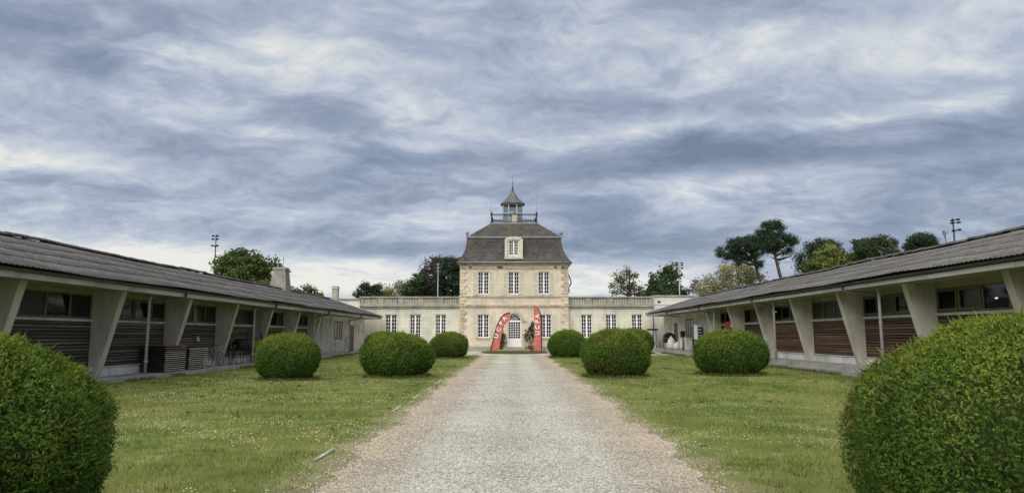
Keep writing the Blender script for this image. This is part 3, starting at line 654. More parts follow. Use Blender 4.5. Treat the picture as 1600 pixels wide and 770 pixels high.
def stable(s, dz, edz, slat_mat, label, ridge_a):
    rnd = random.Random(11 if s < 0 else 29)
    B = empty('stable_building', (0, 0, 0), 0, label, 'building', 'long stable ranges flanking the courtyard')
    X = lambda a: s*a
    WA, zs = 14.55, .15+dz                          # wall line, floor level
    e_a, e_z = 12.75, 3.38+edz; r_a = ridge_a; p = R(18.2 if s < 0 else 17.2); r_z = e_z+(r_a-e_a)*math.tan(p)
    # floor slab
    MB().box(X(13.3), X(21.2), Y0, Y1, -.05, zs).build('floor_slab', 'concrete', B)
    if dz > .1: MB().box(X(13.12), X(13.298), 12, 66, -.05, zs-.17).build('slab_step', 'concrete', B)
    # masonry core behind the panels
    zp, zs0, zs1, zh = .46+dz, 2.05+dz, 2.15+dz, 2.97+dz
    MB().box(X(WA), X(WA+.2), Y0, 50.2, zs, zp).build('plinth_wall', 'plinth_paint', B)
    MB().box(X(WA-.05), X(WA+.2), Y0, 50.2, zp+.001, zp+.045).build('plinth_ledge', 'sill_paint', B)
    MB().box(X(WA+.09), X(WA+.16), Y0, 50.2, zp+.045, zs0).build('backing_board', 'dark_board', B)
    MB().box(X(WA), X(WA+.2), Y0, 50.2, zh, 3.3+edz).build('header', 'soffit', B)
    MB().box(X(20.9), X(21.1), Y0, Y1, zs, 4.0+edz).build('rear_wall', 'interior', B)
    for yy in (Y0, Y1-.2):
        g = MB(); pts = [(WA, zs), (21.1, zs), (21.1, r_z-(21.1-r_a)*math.tan(p)-.08), (r_a, r_z-.10), (WA, e_z+(WA-e_a)*math.tan(p)-.08)]
        g.loft([[(X(a), yy, z) for a, z in pts], [(X(a), yy+.2, z) for a, z in pts]]).build('gable_wall', 'render_white', B)
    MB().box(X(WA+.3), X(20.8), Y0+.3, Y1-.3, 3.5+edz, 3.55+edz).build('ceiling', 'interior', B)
    # fins
    for fy in FINS:
        t_ = .15; pr = [(WA+.02, zs-.01), (14.30, zs-.01), (13.54, 3.10+edz), (WA+.02, 3.2+edz)]
        MB().loft([[(X(a), fy-t_, z) for a, z in pr], [(X(a), fy+t_, z) for a, z in pr]]).build('concrete_fin', 'concrete_fin', B)
    # bays
    for k in range(len(FINS)-1):
        ya, yb_ = FINS[k]+.15, FINS[k+1]-.15
        L = yb_-ya; ym = (ya+yb_)/2; red_bay = (s > 0 and k == 7)
        n_ = 14; hh = (zs0-zp-.05)/n_
        for i in range(n_):
            o = boxpiece('slat', slat_mat, B, (.035, L-.04, hh*.70), (X(WA+.035+rnd.uniform(-.004, .004)), ym, zp+.05+hh*(i+.5)))
            o.rotation_euler.x = rnd.uniform(-.0025, .0025); o.rotation_euler.y = s*-.16
        MB().box(X(WA-.07), X(WA+.12), ya, yb_, zs0, zs1-.015).build('sill_beam', 'sill_paint', B)
        # clerestory: four lights
        fr = MB(); fa, fb = X(WA+.02), X(WA+.09)
        fr.box(fa, fb, ya, yb_, zs1-.014, zs1+.06); fr.box(fa, fb, ya, yb_, zh-.05, zh-.001)
        for i in range(5):
            y = ya+L*i/4; y = min(max(y, ya+.04), yb_-.04); fr.box(fa, fb, y-.045, y+.045, zs1+.06, zh-.05)
        wn = fr.build('window', 'frame_brown', B)
        for i in range(4):
            mt = rnd.choice(['glass', 'glass', 'dusty_glass', 'dark_glass'])
            MB().box(X(WA+.05), X(WA+.056), ya+L*i/4+.03, ya+L*(i+1)/4-.03, zs1+.03, zh-.03).build('pane', mt, wn)
            if rnd.random() < .35:      # opening sash, standing proud
                q = MB(); a0, a1 = ya+L*i/4+.05, ya+L*(i+1)/4-.05; c0, c1 = X(WA-.02), X(WA+.018)
                q.box(c0, c1, a0, a0+.06, zs1+.07, zh-.06); q.box(c0, c1, a1-.06, a1, zs1+.07, zh-.06); q.box(c0, c1, a0+.06, a1-.06, zs1+.07, zs1+.13); q.box(c0, c1, a0+.06, a1-.06, zh-.12, zh-.06)
                q.build('opening_sash', 'frame_brown', wn)
    # far part: white vertical battens, window, door
    MB().box(X(WA), X(WA+.15), 50.2, Y1-.2, zs, 3.3+edz).build('far_wall', 'batten_white', B)
    y = 51.2
    while y < 62.6:
        if not (57.2 < y < 60.0): boxpiece('batten', 'batten_white', B, (.05, .16, 2.75), (X(WA-.027), y, zs+1.4))
        else: boxpiece('batten', 'batten_white', B, (.05, .16, 1.0), (X(WA-.027), y, zs+.52))
        y += .42
    fr = MB(); fr.box(X(WA-.06), X(WA-.003), 57.3, 59.9, zs+1.08, zs+1.18); fr.box(X(WA-.06), X(WA-.003), 57.3, 59.9, zs+2.45, zs+2.55)
    for y in (57.35, 58.2, 59.05, 59.85): fr.box(X(WA-.055), X(WA-.004), y-.05, y+.05, zs+1.18, zs+2.45)
    wn = fr.build('window', 'frame_brown', B); MB().box(X(WA-.03), X(WA-.02), 57.35, 59.85, zs+1.1, zs+2.5).build('pane', 'dark_glass', wn)
    dn = MB().box(X(WA-.05), X(WA-.003), 63.0, 64.3, zs+.01, zs+2.3).build('door', 'frame_brown', B); boxpiece('handle', 'iron', dn, (.05, .12, .03), (X(WA-.08), 63.2, zs+1.05))
    # soffit, fascia boards, gutter
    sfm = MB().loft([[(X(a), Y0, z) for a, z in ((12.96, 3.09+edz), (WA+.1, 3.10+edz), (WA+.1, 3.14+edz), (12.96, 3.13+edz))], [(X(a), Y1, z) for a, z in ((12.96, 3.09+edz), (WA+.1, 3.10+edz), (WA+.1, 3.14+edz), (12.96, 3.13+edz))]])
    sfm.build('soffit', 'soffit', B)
    fh = .19 if s < 0 else .14
    y = Y0
    while y < Y1-.1:
        L = min(3.9, Y1-y); o = boxpiece('fascia_board', 'fascia_paint', B, (.04, L-.012, fh), (X(12.93)+rnd.uniform(-.006, .006), y+L/2, 3.07+edz+fh/2+rnd.uniform(-.008, .008)))
        o.rotation_euler.x = rnd.uniform(-.002, .002); y += L
    gv = []
    for yy in (Y0, Y1): gv.append([(X(12.83)+.075*math.cos(a), yy, 3.30+edz+.075*math.sin(a)) for a in [math.pi+math.pi*k/8 for k in range(9)]])
    MB().loft(gv, False, False).build('gutter', 'gutter', B)
    # downpipes with swan-neck elbows
    for py_ in (15.6, 26.0, 36.6, 47.6, 58.0):
        d_ = MB(); d_.tube([(X(13.45), py_, zs-.01), (X(13.45), py_, 2.86+edz), (X(13.43), py_+.05, 3.0+edz), (X(13.43), py_+.05, 3.10+edz)], .055, 10)
        dp = d_.build('downpipe', 'pipe_grey', B, True)
        d_ = MB(); d_.tube([(X(12.83), py_+1.6, 3.26+edz), (X(12.86), py_+1.55, 3.04+edz), (X(12.98), py_+1.25, 2.94+edz), (X(13.38), py_+.1, 2.80+edz), (X(13.45), py_, 2.7+edz)], .05, 8); d_.build('elbow', 'gutter', dp, True)
        for zz in (zs+.5, zs+1.7): MB().lathe([(.068, -.03), (.068, .03)], (X(13.45), py_, zz), 10).build('pipe_collar', 'pipe_grey', dp)
    # roof sheets
    slope = (r_a-e_a)/math.cos(p); rows = 4; step = slope/rows
    up_ = Vector((s*math.cos(p), 0, math.sin(p))); cx_ = Vector((0, -s, 0)); nn = cx_.cross(up_)
    base = Vector((X(e_a), 0, e_z))
    ncol = int((Y1-Y0)/sheet_w)
    for j in range(rows):
        for i in range(ncol):
            y = Y0+(i+.5)*sheet_w
            sag = .022*math.sin(y*.55+s)+.008*math.sin(y*1.7)+rnd.uniform(-.0015, .0015)
            ds = .0121*math.cos(y*.55+s)+.0136*math.cos(y*1.7)
            o = link(bpy.data.objects.new('roof_sheet', SHEET), B)
            c_ = base+up_*(step*(j+.5)+rnd.uniform(-.010, .010))+Vector((0, y, 0))+nn*(sag+.012)
            m4 = Matrix(((cx_.x, up_.x, nn.x, 0), (cx_.y, up_.y, nn.y, 0), (cx_.z, up_.z, nn.z, 0), (0, 0, 0, 1)))
            o.matrix_world = Matrix.Translation(c_) @ Matrix.Rotation(s*ds, 4, up_) @ (Matrix.Rotation(-.020, 4, cx_) @ m4)
    und = MB().loft([[(X(a), y, z) for a, z in ((e_a+.12, e_z-.04), (r_a, r_z-.10), (r_a+(r_a-e_a), e_z-.06), (r_a+(r_a-e_a), e_z-.10), (r_a, r_z-.16), (e_a+.12, e_z-.1))] for y in (Y0+.05, Y1-.05)]).build('roof_deck', 'frame_brown', B)
    rs = MB().loft([[(X(r_a), y, r_z+.03) for y in (Y0, Y1)], [(X(r_a+(r_a-e_a)), y, e_z) for y in (Y0, Y1)]], False, False).build('rear_roof', 'roof_sheet', B)
    for i in range(int((Y1-Y0)/1.0)):
        o = link(bpy.data.objects.new('ridge_tile', RIDGE), B); y = Y0+i+.5
        o.location = (X(r_a), y, r_z+.02+.022*math.sin(y*.55+s)+rnd.uniform(-.015, .02)); o.rotation_euler.x = rnd.uniform(-.03, .03)+.02
    # verge trim at the far end
    MB().tube([base+Vector((0, Y1, .02)), base+up_*slope+Vector((0, Y1, .03))], .05, 6).build('verge', 'zinc', B)
    if s > 0:    # lamps lit inside, red notice board in the last bay
        for px, py_ in ((1210, 487), (1557, 465.5)):
            yq = 15.6*F/(px-803); q = at(px, py_, yq)
            hl = .035 if px > 1400 else .22; lo = MB().box(q.x-.02, q.x+.02, yq-hl, yq+hl, q.z-.02, q.z+.02).build('tube_lamp', 'lamp_lit'); tag(lo, 'lit white tube lamp behind the clerestory glass, %s' % ('near end of right stable' if px > 1400 else 'middle of right stable'), 'lamp')
    return B
LEFT = stable(-1, 0, 0, 'slat_grey', 'long low stable with grey slatted bays and corrugated roof, left of path', 17.8)
RIGHT = stable(1, .2, .27, 'slat_brown', 'long low stable with brown slatted bays and corrugated roof, right of path', 17.9)
# tapered concrete chimney on the left ridge
Yc = 54.2; p0 = at(438, 456, Yc); zb_, zt_ = p0.z-.5, at(438, 418, Yc).z
def rr(hx, hy, z, c=p0.x): return [(c-hx, Yc-hy, z), (c+hx, Yc-hy, z), (c+hx, Yc+hy, z), (c-hx, Yc+hy, z)]
chm = MB().loft([rr(.70, .70, zb_), rr(.46, .48, zt_-.15), rr(.46, .48, zt_)]).build('tapered_chimney', 'chimney_concrete'); tag(chm, 'tapered concrete chimney on the ridge of the left stable', 'chimney')
MB().loft([rr(.52, .54, zt_-.16), rr(.52, .54, zt_-.06)]).build('chimney_cap', 'concrete', chm)
MB().tube([(p0.x+.35, Yc-.3, zt_-.4), (p0.x+.85, Yc-.3, zt_-.32)], .07, 8).build('flue_pipe', 'gutter', chm)
am = MB(); am.tube([(p0.x+.15, Yc, zt_), (p0.x+.15, Yc, zt_+.85)], .025, 5); am.tube([(p0.x-.25, Yc, zt_+.6), (p0.x+.3, Yc, zt_+.6)], .015, 4); am.tube([(p0.x-.25, Yc, zt_), (p0.x-.25, Yc, zt_+.3)], .05, 6); am.build('aerial', 'steel', chm)

# ------------------------------------------------------------------ vegetation helpers
rng = np.random.default_rng(5)
def unit(n):
    v = rng.normal(size=(n, 3)); return v/np.linalg.norm(v, axis=1, keepdims=True)
def leaf_quads(c, nrm, length, width, spin=None):
    """rhombic leaf faces at points c with normals nrm"""
    n = len(c)
    ref = unit(n); a = np.cross(nrm, ref); a /= np.linalg.norm(a, axis=1, keepdims=True)+1e-9
    b = np.cross(nrm, a)
    L = (length*rng.uniform(.7, 1.3, n))[:, None]; Wd = (width*rng.uniform(.7, 1.3, n))[:, None]
    v = np.stack([c-a*L*.5, c+b*Wd*.5+nrm*Wd*.12, c+a*L*.5, c-b*Wd*.5+nrm*Wd*.12], 1).reshape(-1, 3)
    f = np.arange(n*4).reshape(n, 4)
    return v, f
def vnoise(p, s, seed=0):
    """cheap smooth 3-D noise, 0..1"""
    r = np.random.default_rng(seed); q = np.zeros(len(p))
    for k in range(6):
        d = r.normal(size=3)*s*(1+.6*k); q += np.sin(p @ d+r.uniform(0, 6.3))/(1+.4*k)
    return .5+.5*np.tanh(q*.6)
def skeleton(base, top, rnd, r0, nlimb, spread, lvl=2, up=.45, start=.35):
    """tapered trunk plus limbs: list of (points, radii)"""
    out = []; base, top = Vector(base), Vector(top); n = 6; ax = top-base; L = ax.length
    pts = [base+ax*(i/n)+Vector((rnd.uniform(-1, 1), rnd.uniform(-1, 1), 0))*L*.018*(1 if 0 < i < n else 0) for i in range(n+1)]
    out.append((pts, [r0*(1-.75*i/n) for i in range(n+1)]))
    for k in range(nlimb):
        t_ = start+(1-start)*(k+rnd.random()*.6)/nlimb; t_ = min(t_, .98); i = t_*n; j = min(int(i), n-1); p = pts[j].lerp(pts[j+1], i-j)
        a = k*2.4+rnd.uniform(-.5, .5); le = spread*rnd.uniform(.6, 1.1)*(1.1-.5*t_)
        d = Vector((math.cos(a), math.sin(a), up+rnd.uniform(-.15, .35)))
        q = [p]; dd_ = d.normalized()
        for s_ in range(4): dd_ = (dd_+Vector((rnd.uniform(-.3, .3), rnd.uniform(-.3, .3), rnd.uniform(-.1, .3)))).normalized(); q.append(q[-1]+dd_*le/4)
        rr_ = r0*(1-.7*t_)*.55
        out.append((q, [rr_*(1-.8*i_/4) for i_ in range(5)]))
        if lvl > 1:
            for m_ in range(lvl*3):
                i = rnd.randint(1, 4); p2 = q[i]; d2 = (dd_+Vector((rnd.uniform(-1, 1), rnd.uniform(-1, 1), rnd.uniform(-.3, .9)))).normalized(); l2 = le*rnd.uniform(.2, .45)
                q2 = [p2, p2+d2*l2*.5+Vector((0, 0, .03*l2)), p2+d2*l2+Vector((rnd.uniform(-.1, .1), rnd.uniform(-.1, .1), .12))*l2]
                out.append((q2, [rr_*.45, rr_*.28, rr_*.08]))
    return out
def wood(name, sk, mat, parent, n=6):
    m_ = MB()
    for pts, rad in sk: m_.tube(pts, [max(r, .012) for r in rad], n if rad[0] > .06 else 4, False)
    return m_.build(name, mat, parent, True, False)
def crown(name, ells, nclump, per, clump_r, leaf_l, leaf_w, cols, parent, upbias=.3, shell=.6):
    """leaf faces gathered in clumps over the volume of several ellipsoids"""
    vol = np.array([e[3]*e[4]*e[5] for e in ells]); pick = rng.choice(len(ells), nclump, p=vol/vol.sum()); E = np.array(ells)[pick]
    d = unit(nclump); rad = rng.uniform(0, 1, nclump)**(1/(3+6*shell))*rng.uniform(.80, 1.24, nclump)
    cc = E[:, :3]+d*rad[:, None]*E[:, 3:6]
    cr_ = clump_r*rng.uniform(.55, 1.35, nclump)
    idx = np.repeat(np.arange(nclump), per); n = len(idx)
    off = unit(n)*(rng.uniform(0, 1, n)**.45)[:, None]*cr_[idx][:, None]; off[:, 2] *= .75
    pt = cc[idx]+off
    nr = off/(np.linalg.norm(off, axis=1, keepdims=True)+1e-6)+unit(n)*.8+np.array([0, 0, upbias]); nr /= np.linalg.norm(nr, axis=1, keepdims=True)
    v, f = leaf_quads(pt, nr, leaf_l, leaf_w)
    cols = np.array(cols); mixk = np.clip(rng.normal(.5, .28, nclump), 0, 1)[idx]*.7+rng.uniform(0, 1, n)*.3
    k = mixk*(len(cols)-1); i0 = np.floor(k).astype(int).clip(0, len(cols)-2); fr_ = (k-i0)[:, None]
    c = cols[i0]*(1-fr_)+cols[i0+1]*fr_
    return np_mesh(name, v, f, 'leaf', np.repeat(c, 4, 0), parent)

# ------------------------------------------------------------------ clipped bushes
def bush_points(n, Rx, Ry, H, seed, depth, lump=.03, dnf=1.18):
    d = unit(int(n*1.25)); zc_ = .47*H
    d = d[d[:, 2] > -.80][:n]; n = len(d)
    up_, dn = H-zc_, zc_*dnf
    ex = 2.12
    sz = np.where(d[:, 2] > 0, up_, dn)
    k = (np.abs(d[:, 0]/Rx)**ex+np.abs(d[:, 1]/Ry)**ex+np.abs(d[:, 2]/sz)**ex)**(-1/ex)
    l = 1+lump*(vnoise(d*2.0, 1.6, seed)-.5)*2+lump*.55*(vnoise(d*5, 2.2, seed+1)-.5)*2
    dep = 1-depth*rng.uniform(0, 1, n)**1.8
    p = d*(k*l*dep)[:, None]; p[:, 2] += zc_
    return p[p[:, 2] > .015], d[p[:, 2] > .015], dep[p[:, 2] > .015]
def bush_mesh(n, Rx, Ry, H, seed, ll, lw, brown=0.0, tips=.0, lump=.03, depth=.09, dnf=1.18):
    p, d, dep = bush_points(n, Rx, Ry, H, seed, depth, lump, dnf)
    n = len(p)
    if brown:      # thin, dead patches: leaves missing or bronzed
        q = vnoise(p*1.0, 3.0, seed+7)
        low = np.clip((H*.75-p[:, 2])/(H*.5), 0, 1)
        keep = rng.uniform(0, 1, n) > (q > .78)*low*.8
        p, d, q, dep = p[keep], d[keep], q[keep], dep[keep]; n = len(p)
    nr = d*.55+unit(n)*.75+np.array([0, 0, .35]); nr /= np.linalg.norm(nr, axis=1, keepdims=True)
    v, f = leaf_quads(p, nr, ll, lw)
    # shoots: slim leaves standing out of the clipped face
    ns = n//6; pick = rng.choice(n, ns, replace=False); ax = d[pick]*.8+np.array([0, 0, .55])+unit(ns)*.45; ax /= np.linalg.norm(ax, axis=1, keepdims=True)
    sd_ = np.cross(ax, unit(ns)); sd_ /= np.linalg.norm(sd_, axis=1, keepdims=True)+1e-9; c0 = p[pick]; L_ = (ll*rng.uniform(.8, 1.9, ns)*np.where(rng.uniform(0, 1, ns) < .05, 2.0, 1.0))[:, None]
    v.reshape(n, 4, 3)[pick] = np.stack([c0, c0+ax*L_*.55+sd_*lw*.32, c0+ax*L_, c0+ax*L_*.55-sd_*lw*.32], 1)
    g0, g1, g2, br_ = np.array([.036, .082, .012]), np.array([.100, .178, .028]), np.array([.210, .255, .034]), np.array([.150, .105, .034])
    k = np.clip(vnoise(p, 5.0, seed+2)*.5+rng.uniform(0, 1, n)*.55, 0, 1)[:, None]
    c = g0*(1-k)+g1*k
    young = np.clip((p[:, 2]/H-.58)*2.4+(vnoise(p, 4, seed+3)-.5)*.9+rng.normal(0, .28, n)+tips, 0, 1)*(dep > .975-.05*rng.uniform(0, 1, n))  # new growth on the outer leaves, with light on the tops painted in too
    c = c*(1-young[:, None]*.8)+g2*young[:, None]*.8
    if brown:
        kb = (np.clip((q-.52)*4, 0, 1)*rng.uniform(.1, 1, n))[:, None]; c = c*(1-kb)+br_*kb
    return v, f, np.repeat(c, 4, 0)
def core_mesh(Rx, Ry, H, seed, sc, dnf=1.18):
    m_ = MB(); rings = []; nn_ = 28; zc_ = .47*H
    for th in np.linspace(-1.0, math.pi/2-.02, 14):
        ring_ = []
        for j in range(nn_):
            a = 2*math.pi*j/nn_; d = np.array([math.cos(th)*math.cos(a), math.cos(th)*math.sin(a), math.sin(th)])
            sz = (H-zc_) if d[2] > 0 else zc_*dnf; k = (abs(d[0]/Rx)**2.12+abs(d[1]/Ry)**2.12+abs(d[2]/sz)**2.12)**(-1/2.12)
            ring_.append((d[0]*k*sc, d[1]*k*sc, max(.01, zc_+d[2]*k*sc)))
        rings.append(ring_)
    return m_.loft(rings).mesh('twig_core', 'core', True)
MIDB = []
for sd_ in range(3):
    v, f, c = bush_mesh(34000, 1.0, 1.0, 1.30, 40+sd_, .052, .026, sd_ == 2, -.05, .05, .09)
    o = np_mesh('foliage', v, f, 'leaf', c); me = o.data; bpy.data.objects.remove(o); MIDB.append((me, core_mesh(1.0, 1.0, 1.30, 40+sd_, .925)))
STEM = MB().tube([(0, 0, -.02), (.01, 0, .15), (0, .01, .4)], [.09, .08, .07], 8).mesh('stem', 'stem_wood', True)
def bush(loc, Rx, H, variant, rz, label):
    o = empty('clipped_bush', loc, rz, label, 'bush', 'clipped round bushes on the lawn')
    for me, nm in ((MIDB[variant][0], 'foliage'), (MIDB[variant][1], 'twig_core'), (STEM, 'stem')):
        q = link(bpy.data.objects.new(nm, me), o)
        if nm != 'stem': q.scale = (Rx, Rx*(.94+.03*(len(label) % 5)), H/1.30)
    return o
def ground(px, py):
    a = at(px, py, 10.0)-Vector((0, 0, EYE)); k = -EYE/a.z; return Vector((a.x*k, 10*k, 0))
def bush_px(x0, x1, yt, yb, variant, rz, label, fwd=.75):
    g = ground((x0+x1)/2, yb); Y = g.y+fwd
    pa, pb = at(x0, yb-30, Y), at(x1, yb-30, Y); H = at((x0+x1)/2, yt, Y).z
    bush(((pa.x+pb.x)/2, Y, 0), (pb.x-pa.x)/2*.975, H*.99, variant, rz, label)
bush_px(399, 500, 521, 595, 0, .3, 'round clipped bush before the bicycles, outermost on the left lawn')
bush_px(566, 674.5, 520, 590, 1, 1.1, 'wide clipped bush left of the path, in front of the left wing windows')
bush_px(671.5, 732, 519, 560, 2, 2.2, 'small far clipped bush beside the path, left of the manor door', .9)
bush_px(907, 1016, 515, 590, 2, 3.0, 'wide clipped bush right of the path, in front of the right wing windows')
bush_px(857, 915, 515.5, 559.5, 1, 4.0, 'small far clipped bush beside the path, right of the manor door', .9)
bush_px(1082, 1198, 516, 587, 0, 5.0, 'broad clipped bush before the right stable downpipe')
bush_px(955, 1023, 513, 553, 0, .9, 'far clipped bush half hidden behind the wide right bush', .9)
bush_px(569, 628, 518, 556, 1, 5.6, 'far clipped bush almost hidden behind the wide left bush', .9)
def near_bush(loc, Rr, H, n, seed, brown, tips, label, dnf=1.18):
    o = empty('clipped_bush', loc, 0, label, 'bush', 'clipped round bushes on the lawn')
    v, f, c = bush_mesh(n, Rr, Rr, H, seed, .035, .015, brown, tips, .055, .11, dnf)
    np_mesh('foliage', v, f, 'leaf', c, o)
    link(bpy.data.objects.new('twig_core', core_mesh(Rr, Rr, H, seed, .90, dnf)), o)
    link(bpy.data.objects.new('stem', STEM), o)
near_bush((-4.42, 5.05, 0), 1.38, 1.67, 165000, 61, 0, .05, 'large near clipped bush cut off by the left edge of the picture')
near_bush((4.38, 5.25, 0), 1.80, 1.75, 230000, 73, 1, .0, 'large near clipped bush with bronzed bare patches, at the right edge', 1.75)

# ------------------------------------------------------------------ trees behind
DARK = [(0.022, 0.041, 0.019), (0.043, 0.076, 0.030), (0.081, 0.119, 0.046)]
PINE = [(0.019, 0.035, 0.020), (0.038, 0.063, 0.034), (0.068, 0.100, 0.049)]
MID = [(0.038, 0.065, 0.019), (0.078, 0.116, 0.032), (0.142, 0.176, 0.051)]
LIME = [(0.081, 0.115, 0.030), (0.155, 0.189, 0.051), (0.243, 0.257, 0.081)]
OLIVE = [(0.068, 0.074, 0.041), (0.115, 0.119, 0.065), (0.176, 0.169, 0.101)]
PALE = [(.17, .18, .085), (.28, .28, .15), (.44, .42, .27)]
PURP = [(0.027, 0.023, 0.022), (0.049, 0.041, 0.036), (0.074, 0.065, 0.054)]
def tree(name, label, Y, trunk_px, top_px, blobs, cols, nclump, per, clump, ll, lw, r0=.25, bark='bark', limbs=7, group='trees beyond the roofs', lvl=1, start=.35, cat='tree', upb=.3):
    """blobs: (px, py, rx_px, ry_px) ellipses of the crown seen at distance Y"""
    rnd = random.Random(len(label)*7+int(trunk_px))
    sc = Y/F; b0 = at(trunk_px, 500, Y); tp = at(*top_px, Y)
    o = empty(name, (b0.x, Y, 0), 0, label, cat, group)
    loc = Vector((b0.x, Y, 0))
    ell = []
    for i, (a, b_, rx, ry) in enumerate(blobs):
        p = at(a, b_, Y+rnd.uniform(-.4, .4)*rx*sc); ell.append((p.x-loc.x, p.y-loc.y, p.z, rx*sc, max(rx, ry)*sc*.85, ry*sc))
    spread = max(e[3] for e in ell)*1.1
    sk = skeleton((0, 0, -.1), (tp.x-loc.x, 0, tp.z), rnd, r0, limbs, spread, lvl, .35, start)
    for e in ell:      # a limb to each foliage mass
        c = Vector(e[:3]); f_ = Vector((0, 0, max(1.5, c.z-e[5]*1.3))); f_.x = (tp.x-loc.x)*f_.z/max(tp.z, .1)
        sk.append(([f_, f_.lerp(c, .5)+Vector((0, 0, -.1*e[5])), c], [r0*.5, r0*.3, r0*.1]))
    wood('trunk', sk, bark, o)
    crown('crown', ell, nclump, per, clump, ll, lw, cols, o, upb)
    return o
tree('oak_tree', 'full green leafy tree behind the left stable roof, right of the floodlight', 80, 385, (385, 396),
     [(385, 425, 40, 26), (360, 425, 24, 24), (408, 428, 24, 22), (380, 402, 24, 12), (418, 412, 16, 12), (352, 410, 14, 12), (385, 450, 46, 20)], MID, 190, 60, .85, .34, .22, .3)
tree('hedge_tree', 'low dark green treetops just right of the tapered chimney', 84, 480, (480, 452), [(470, 457, 18, 8), (492, 460, 14, 6), (480, 468, 30, 10)], MID, 60, 50, .6, .32, .2, .15, limbs=4)
tree('small_pine', 'small dark layered pine above the left annex', 92, 577, (577, 440), [(577, 448, 14, 7), (570, 455, 14, 6), (588, 454, 10, 6), (576, 443, 7, 5), (577, 462, 22, 6)], PINE, 70, 60, .55, .34, .10, .2, limbs=5)
tree('pale_tree', 'pale thin-leaved tree above the left wing balustrade', 96, 625, (628, 437), [(618, 452, 16, 10), (632, 447, 12, 12), (606, 457, 10, 6), (640, 455, 10, 8)], PALE+OLIVE, 60, 34, .7, .26, .16, .18, 'bark_pale', 8, lvl=2)
tree('yellow_bush_tree', 'yellow green shrub top above the balustrade beside small pine', 94, 598, (598, 455), [(597, 459, 11, 6), (606, 460, 8, 5)], LIME, 30, 40, .45, .25, .16, .1, limbs=3)
tree('dark_cypress', 'tall dark conifer close against the manor left corner', 88, 702, (702, 404), [(700, 425, 18, 20), (708, 412, 12, 10), (702, 452, 24, 18), (716, 405, 8, 5), (718, 430, 10, 25)], PINE, 170, 60, .75, .34, .12, .35)
tree('dark_cypress', 'dark purple-brown broad conifer behind the pale floodlight mast', 92, 676, (676, 408), [(680, 425, 24, 20), (665, 440, 18, 18), (690, 412, 16, 9), (652, 446, 12, 10), (676, 455, 34, 14)], PURP+DARK[:1], 190, 60, .8, .34, .13, .35)
tree('copper_tree', 'dark olive shrub mass at the foot of the dark conifers', 87, 650, (650, 440), [(648, 450, 12, 12), (655, 440, 10, 9), (640, 458, 12, 6)], DARK, 60, 50, .6, .3, .18, .2, limbs=4)
tree('branchy_tree', 'olive tree of bare twisting branches right of the manor', 88, 980, (984, 420), [(980, 440, 20, 16), (965, 450, 16, 10), (995, 452, 14, 9), (984, 425, 12, 8)], OLIVE, 70, 30, .75, .26, .14, .3, 'bark', 12, lvl=3, start=.2)
tree('laurel_tree', 'dark glossy green round tree beside the right floodlight mast', 90, 1036, (1038, 418), [(1036, 440, 22, 16), (1025, 448, 14, 12), (1048, 450, 14, 12), (1044, 425, 14, 9), (1052, 417, 5, 5), (1036, 460, 34, 10)], DARK, 150, 60, .75, .32, .2, .3)
tree('reddish_tree', 'thin reddish-brown twiggy tree left of the blossoming tree', 95, 1094, (1094, 436), [(1094, 447, 12, 10), (1084, 455, 8, 6)], [(.10, .08, .07), (.17, .14, .12), (.25, .22, .18)], 34, 30, .6, .22, .12, .14, 'bark_pale', 10, lvl=3)
tree('blossom_tree', 'pale blossoming tree just above the right stable roof', 84, 1130, (1132, 425), [(1125, 441, 22, 16), (1145, 428, 22, 16), (1106, 448, 16, 12), (1135, 452, 30, 14)], PALE, 130, 40, .7, .24, .16, .2, 'bark_pale', 8, lvl=2)
tree('young_tree', 'light green young tree behind the pine trunks', 87, 1165, (1168, 420), [(1165, 432, 18, 18), (1180, 440, 14, 14), (1160, 418, 12, 9)], [(.10, .12, .05), (.17, .18, .08), (.26, .25, .15)], 80, 36, .65, .24, .15, .18, 'bark_pale', 8, lvl=2)
tree('umbrella_pine', 'tall leaning pine with the highest round crown, right of its twin', 72, 1252, (1204, 372), [(1205, 362, 20, 15), (1190, 372, 16, 14), (1222, 376, 18, 10), (1235, 376, 9, 8), (1200, 385, 20, 9), (1205, 351, 13, 6), (1226, 392, 10, 6), (1236, 400, 7, 5)], PINE, 190, 80, .52, .26, .06, .34, limbs=5, start=.75)
tree('umbrella_pine', 'tall straight pine with flat wide crown, left of its twin', 76, 1206, (1176, 384), [(1160, 384, 22, 10), (1140, 392, 18, 9), (1175, 378, 16, 10), (1150, 400, 20, 8), (1180, 395, 14, 9), (1130, 396, 9, 6), (1150, 376, 12, 5), (1186, 412, 9, 5), (1155, 409, 9, 4)], PINE, 180, 80, .52, .26, .06, .30, limbs=5, start=.75)
tree('dark_pine', 'dark pine clump behind the lime green tree on the right', 80, 1272, (1275, 384), [(1282, 388, 22, 12), (1265, 405, 18, 12), (1252, 415, 10, 10), (1300, 388, 14, 10), (1275, 420, 26, 12)], PINE, 170, 60, .7, .32, .09, .3, limbs=5)
tree('lime_tree', 'lime green leafy tree above the right stable roof', 72, 1300, (1300, 388), [(1292, 400, 18, 13), (1312, 405, 20, 12), (1330, 408, 18, 10), (1285, 415, 22, 10), (1345, 402, 12, 9)], LIME, 150, 50, .6, .26, .16, .22)
tree('flat_pine', 'flat-topped dark pine above the right stable roof ridge', 70, 1368, (1368, 376), [(1362, 382, 28, 9), (1382, 380, 16, 9), (1345, 390, 16, 9), (1375, 394, 26, 7)], DARK[:2]+[(.075, .085, .045)], 130, 60, .55, .28, .09, .26, limbs=5)
tree('round_pine', 'small round dark pine poking over the right roof ridge', 66, 1438, (1440, 372), [(1440, 376, 18, 9), (1424, 384, 12, 7), (1450, 382, 12, 7)], PINE, 90, 60, .5, .27, .08, .2, limbs=4)
